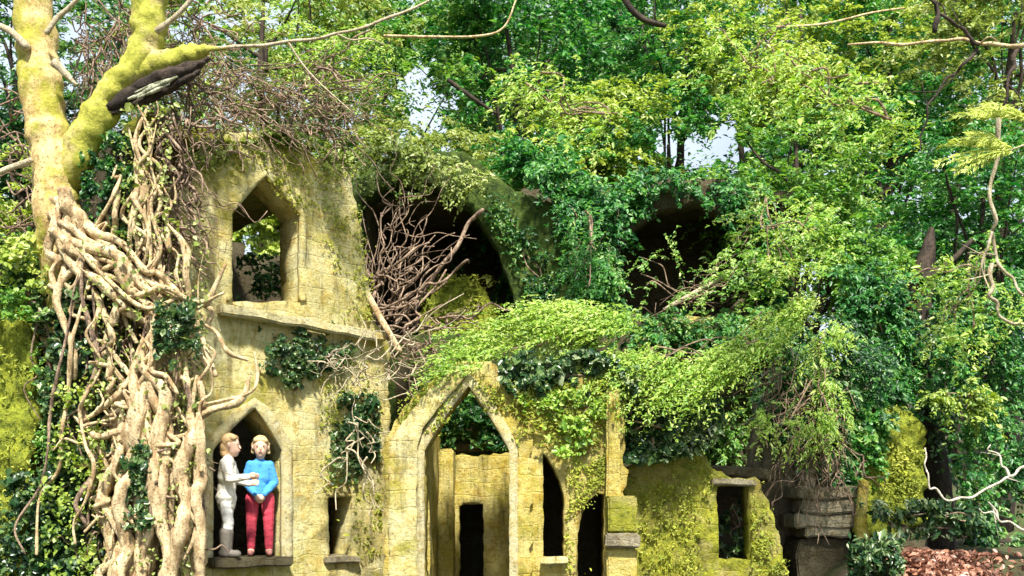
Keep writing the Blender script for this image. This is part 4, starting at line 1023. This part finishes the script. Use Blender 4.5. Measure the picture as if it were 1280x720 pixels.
def hand(wrist, aim, side, curl):
    """palm, four fingers of unequal length and a thumb, as tapered limbs"""
    w = Vector(wrist); a = Vector(aim).normalized(); s = Vector(side).normalized(); c = Vector(curl).normalized(); L = []
    L.append((w, .020, w + a * .055, .024)); L.append((w + a * .02 + s * .012, .015, w + a * .055 + s * .018, .015)); L.append((w + a * .02 - s * .012, .015, w + a * .055 - s * .018, .015))
    for k, (o, ln) in enumerate(((-.025, .038), (-.008, .046), (.009, .044), (.025, .034))):
        b = w + a * .058 + s * o; k1 = b + a * ln * .5 + c * .006; k2 = k1 + a * ln * .4 + c * .016
        L += [(b, .0085, k1, .008), (k1, .008, k2, .007)]
    t0 = w + a * .018 - s * .020; t1 = t0 + a * .022 - s * .018 + c * .006; L += [(t0, .011, t1, .009), (t1, .009, t1 + a * .020 + c * .006, .008)]
    return L


def child_front(loc, rz, label):
    p = thing('person', label, 'child', loc); p.rotation_euler = (0, 0, rz)
    f = (0, -1, 0); s = (1, 0, 0); hc = (0.006, -.02, 1.125)
    body = []
    legs = lambda dr: [q for k in (-1, 1) for q in (((.075 * k, 0, .60), .070 + dr, (.085 * k, -.012, .34), .050 + dr), ((.085 * k, -.012, .34), .050 + dr, (.09 * k, 0, .09), .036 + dr))]
    torso = lambda dr: [((-.035, 0, .62), .080 + dr, (.035, 0, .62), .080 + dr), ((0, 0, .62), .080 + dr, (0, 0, .80), .076 + dr), ((-.035, 0, .80), .076 + dr, (-.05, 0, .93), .058 + dr), ((.035, 0, .80), .076 + dr, (.05, 0, .93), .058 + dr)]
    arms = lambda dr: [q for k in (-1, 1) for q in (((.098 * k, 0, .945), .040 + dr, (.150 * k, .0, .76), .036 + dr), ((.150 * k, 0, .76), .036 + dr, (.045 * k, -.135, .635), .026 + dr))]
    body = legs(-.008) + torso(-.01) + arms(-.006) + [((0, 0, .96), .042, (0, -.01, 1.04), .040)] + head_caps(hc, f, s)
    for k in (-1, 1):
        body += [((.09 * k, 0, .09), .034, (.09 * k, -.01, .045), .034)]
        body += hand((.045 * k, -.135, .635), (-.55 * k, -.12, -.8), (.6 * k, .2, -.3), (0, .8, -.1))
    bd = capsules('body', body, M['skin'], p, .0065, 2)
    capsules('jumper', torso(.006) + arms(.006) + [((0, 0, .95), .060, (0, 0, .985), .050)], M['blue'], p, .007, 2, .0045)
    capsules('trousers', legs(.006) + [((-.045, 0, .62), .084, (.045, 0, .62), .084)], M['red'], p, .007, 2, .0045)
    for k in (-1, 1):
        capsules('shoe', [((.09 * k, .03, .036), .036, (.095 * k, -.09, .030), .030), ((.09 * k, .01, .05), .040, (.09 * k, .01, .075), .040)], M['shoe'], p, .006, 2)
    face_bits(bd, hc, f, s)
    h = Vector(hc)
    capsules('hair', [(h + Vector((0, .018, .045)), .086, h + Vector((0, .018, .045)), .086), (h + Vector((-.04, -.035, .068)), .034, h + Vector((.04, -.035, .068)), .034), (h + Vector((-.07, .02, .03)), .026, h + Vector((-.078, .03, -.05)), .02), (h + Vector((.07, .02, .03)), .026, h + Vector((.078, .03, -.05)), .02), (h + Vector((0, .05, .0)), .07, h + Vector((0, .055, -.07)), .05)], M['hair'], p, .006, 1, .006)
    return p


def child_side(loc, rz, label):
    """facing local +x, far arm down, near arm stretched forward"""
    p = thing('person', label, 'child', loc); p.rotation_euler = (0, 0, rz)
    f = (1, 0, 0); s = (0, 1, 0); hc = (.045, 0, 1.115)
    legs = lambda dr: [q for k, x in ((-1, .02), (1, -.03)) for q in (((0, .065 * k, .60), .058 + dr, (.02 + x, .07 * k, .34), .048 + dr), ((.02 + x, .07 * k, .34), .048 + dr, (x, .075 * k, .09), .036 + dr))]
    torso = lambda dr: [((0, -.05, .60), .078 + dr, (0, .05, .60), .078 + dr), ((0, 0, .62), .078 + dr, (.012, 0, .80), .078 + dr), ((.012, -.045, .80), .072 + dr, (.015, -.06, .93), .056 + dr), ((.012, .045, .80), .072 + dr, (.015, .06, .93), .056 + dr)]
    arms = lambda dr: [((.015, -.118, .94), .038 + dr, (.075, -.165, .775), .036 + dr), ((.075, -.165, .775), .036 + dr, (.235, -.10, .80), .026 + dr), ((.015, .118, .94), .038 + dr, (.06, .16, .77), .036 + dr), ((.06, .16, .77), .036 + dr, (.20, .10, .74), .026 + dr)]
    body = legs(-.008) + torso(-.01) + arms(-.006) + [((.02, 0, .96), .042, (.035, 0, 1.04), .040)] + head_caps(hc, f, s)
    body += hand((.235, -.10, .80), (1, .25, .1), (0, .3, -1), (.2, 1, 0)) + hand((.20, .10, .74), (1, -.1, .1), (0, -.3, -1), (.2, -1, 0))
    bd = capsules('body', body, M['skin'], p, .0065, 2)
    capsules('coat', torso(.012) + arms(.008) + [((0, -.04, .58), .090, (0, .04, .58), .090), ((0, 0, .53), .092, (0, 0, .60), .094), ((.02, 0, .95), .062, (.02, 0, .985), .055)], M['creamcloth'], p, .007, 2, .0045)
    capsules('trousers', legs(.006), M['whitecloth'], p, .007, 2, .0045)
    for k, x in ((-1, .02), (1, -.03)):
        capsules('boot', [((x - .03, .075 * k, .044), .044, (x + .11, .075 * k, .038), .038), ((x, .075 * k, .05), .056, (x + .005, .072 * k, .25), .068)], M['boot'], p, .006, 2)
    face_bits(bd, hc, f, s)
    h = Vector(hc)
    capsules('hair', [(h + Vector((-.02, 0, .045)), .086, h + Vector((-.02, 0, .045)), .086), (h + Vector((.03, -.05, .078)), .034, h + Vector((.03, .05, .078)), .034), (h + Vector((-.05, 0, .0)), .07, h + Vector((-.055, 0, -.07)), .052)], M['hair2'], p, .006, 1, .006)
    return p


def on_sill(px, off):
    u, _ = W1.px(px, 692, off); return W1.pt(u, off, SILL_Z)
child_front(on_sill(325, .10), math.radians(15), 'child in blue jumper and red trousers standing in the lower window with clasped hands')
child_side(on_sill(283, .0), math.radians(2), 'child in pale coat and grey boots standing in profile in the lower window')

# ------------------------------------------------------------------ light, sky, camera
EL, AZ = math.radians(55), math.radians(172)
w = bpy.data.worlds.new('World'); SC.world = w; w.use_nodes = True
nt = w.node_tree; bg = nt.nodes['Background']
sky = nt.nodes.new('ShaderNodeTexSky'); sky.sky_type = 'NISHITA'; sky.sun_disc = False; sky.sun_elevation = EL; sky.sun_rotation = AZ
sky.air_density = 1.0; sky.dust_density = 3.0; sky.ozone_density = .6
tc = nt.nodes.new('ShaderNodeTexCoord')
cloud = ramp(nt, tex(nt, tc.outputs['Generated'], 3.2, 6, .6), [(.25, (.55,) * 3), (.6, (1.,) * 3)])
cc_ = mixc(nt, sky.outputs[0], (6.6, 7.5, 8.7), cloud.outputs[0])
nt.links.new(cc_, bg.inputs[0]); bg.inputs[1].default_value = .07
sun = bpy.data.lights.new('sun', 'SUN'); sun.energy = 5.0; sun.angle = math.radians(5); sun.color = (1, .95, .84)
so = bpy.data.objects.new('sun', sun); COL.objects.link(so)
to = Vector((math.sin(AZ) * math.cos(EL), math.cos(AZ) * math.cos(EL), math.sin(EL)))
so.rotation_euler = to.to_track_quat('Z', 'Y').to_euler(); so.location = to * 40

cam = bpy.data.cameras.new('camera'); co = bpy.data.objects.new('camera', cam); COL.objects.link(co)
co.location = (0, 0, CZ); co.rotation_euler = (math.pi / 2, 0, 0)
cam.sensor_width = 36; cam.lens = 36 * F / 1280; cam.shift_y = (HY - 360) / 1280; cam.clip_end = 1000
SC.camera = co
SC.view_settings.view_transform = 'Standard'; SC.view_settings.look = 'None'; SC.view_settings.exposure = 1.12; SC.view_settings.gamma = 1
SC.cycles.max_bounces = 5; SC.cycles.diffuse_bounces = 3; SC.cycles.transmission_bounces = 3
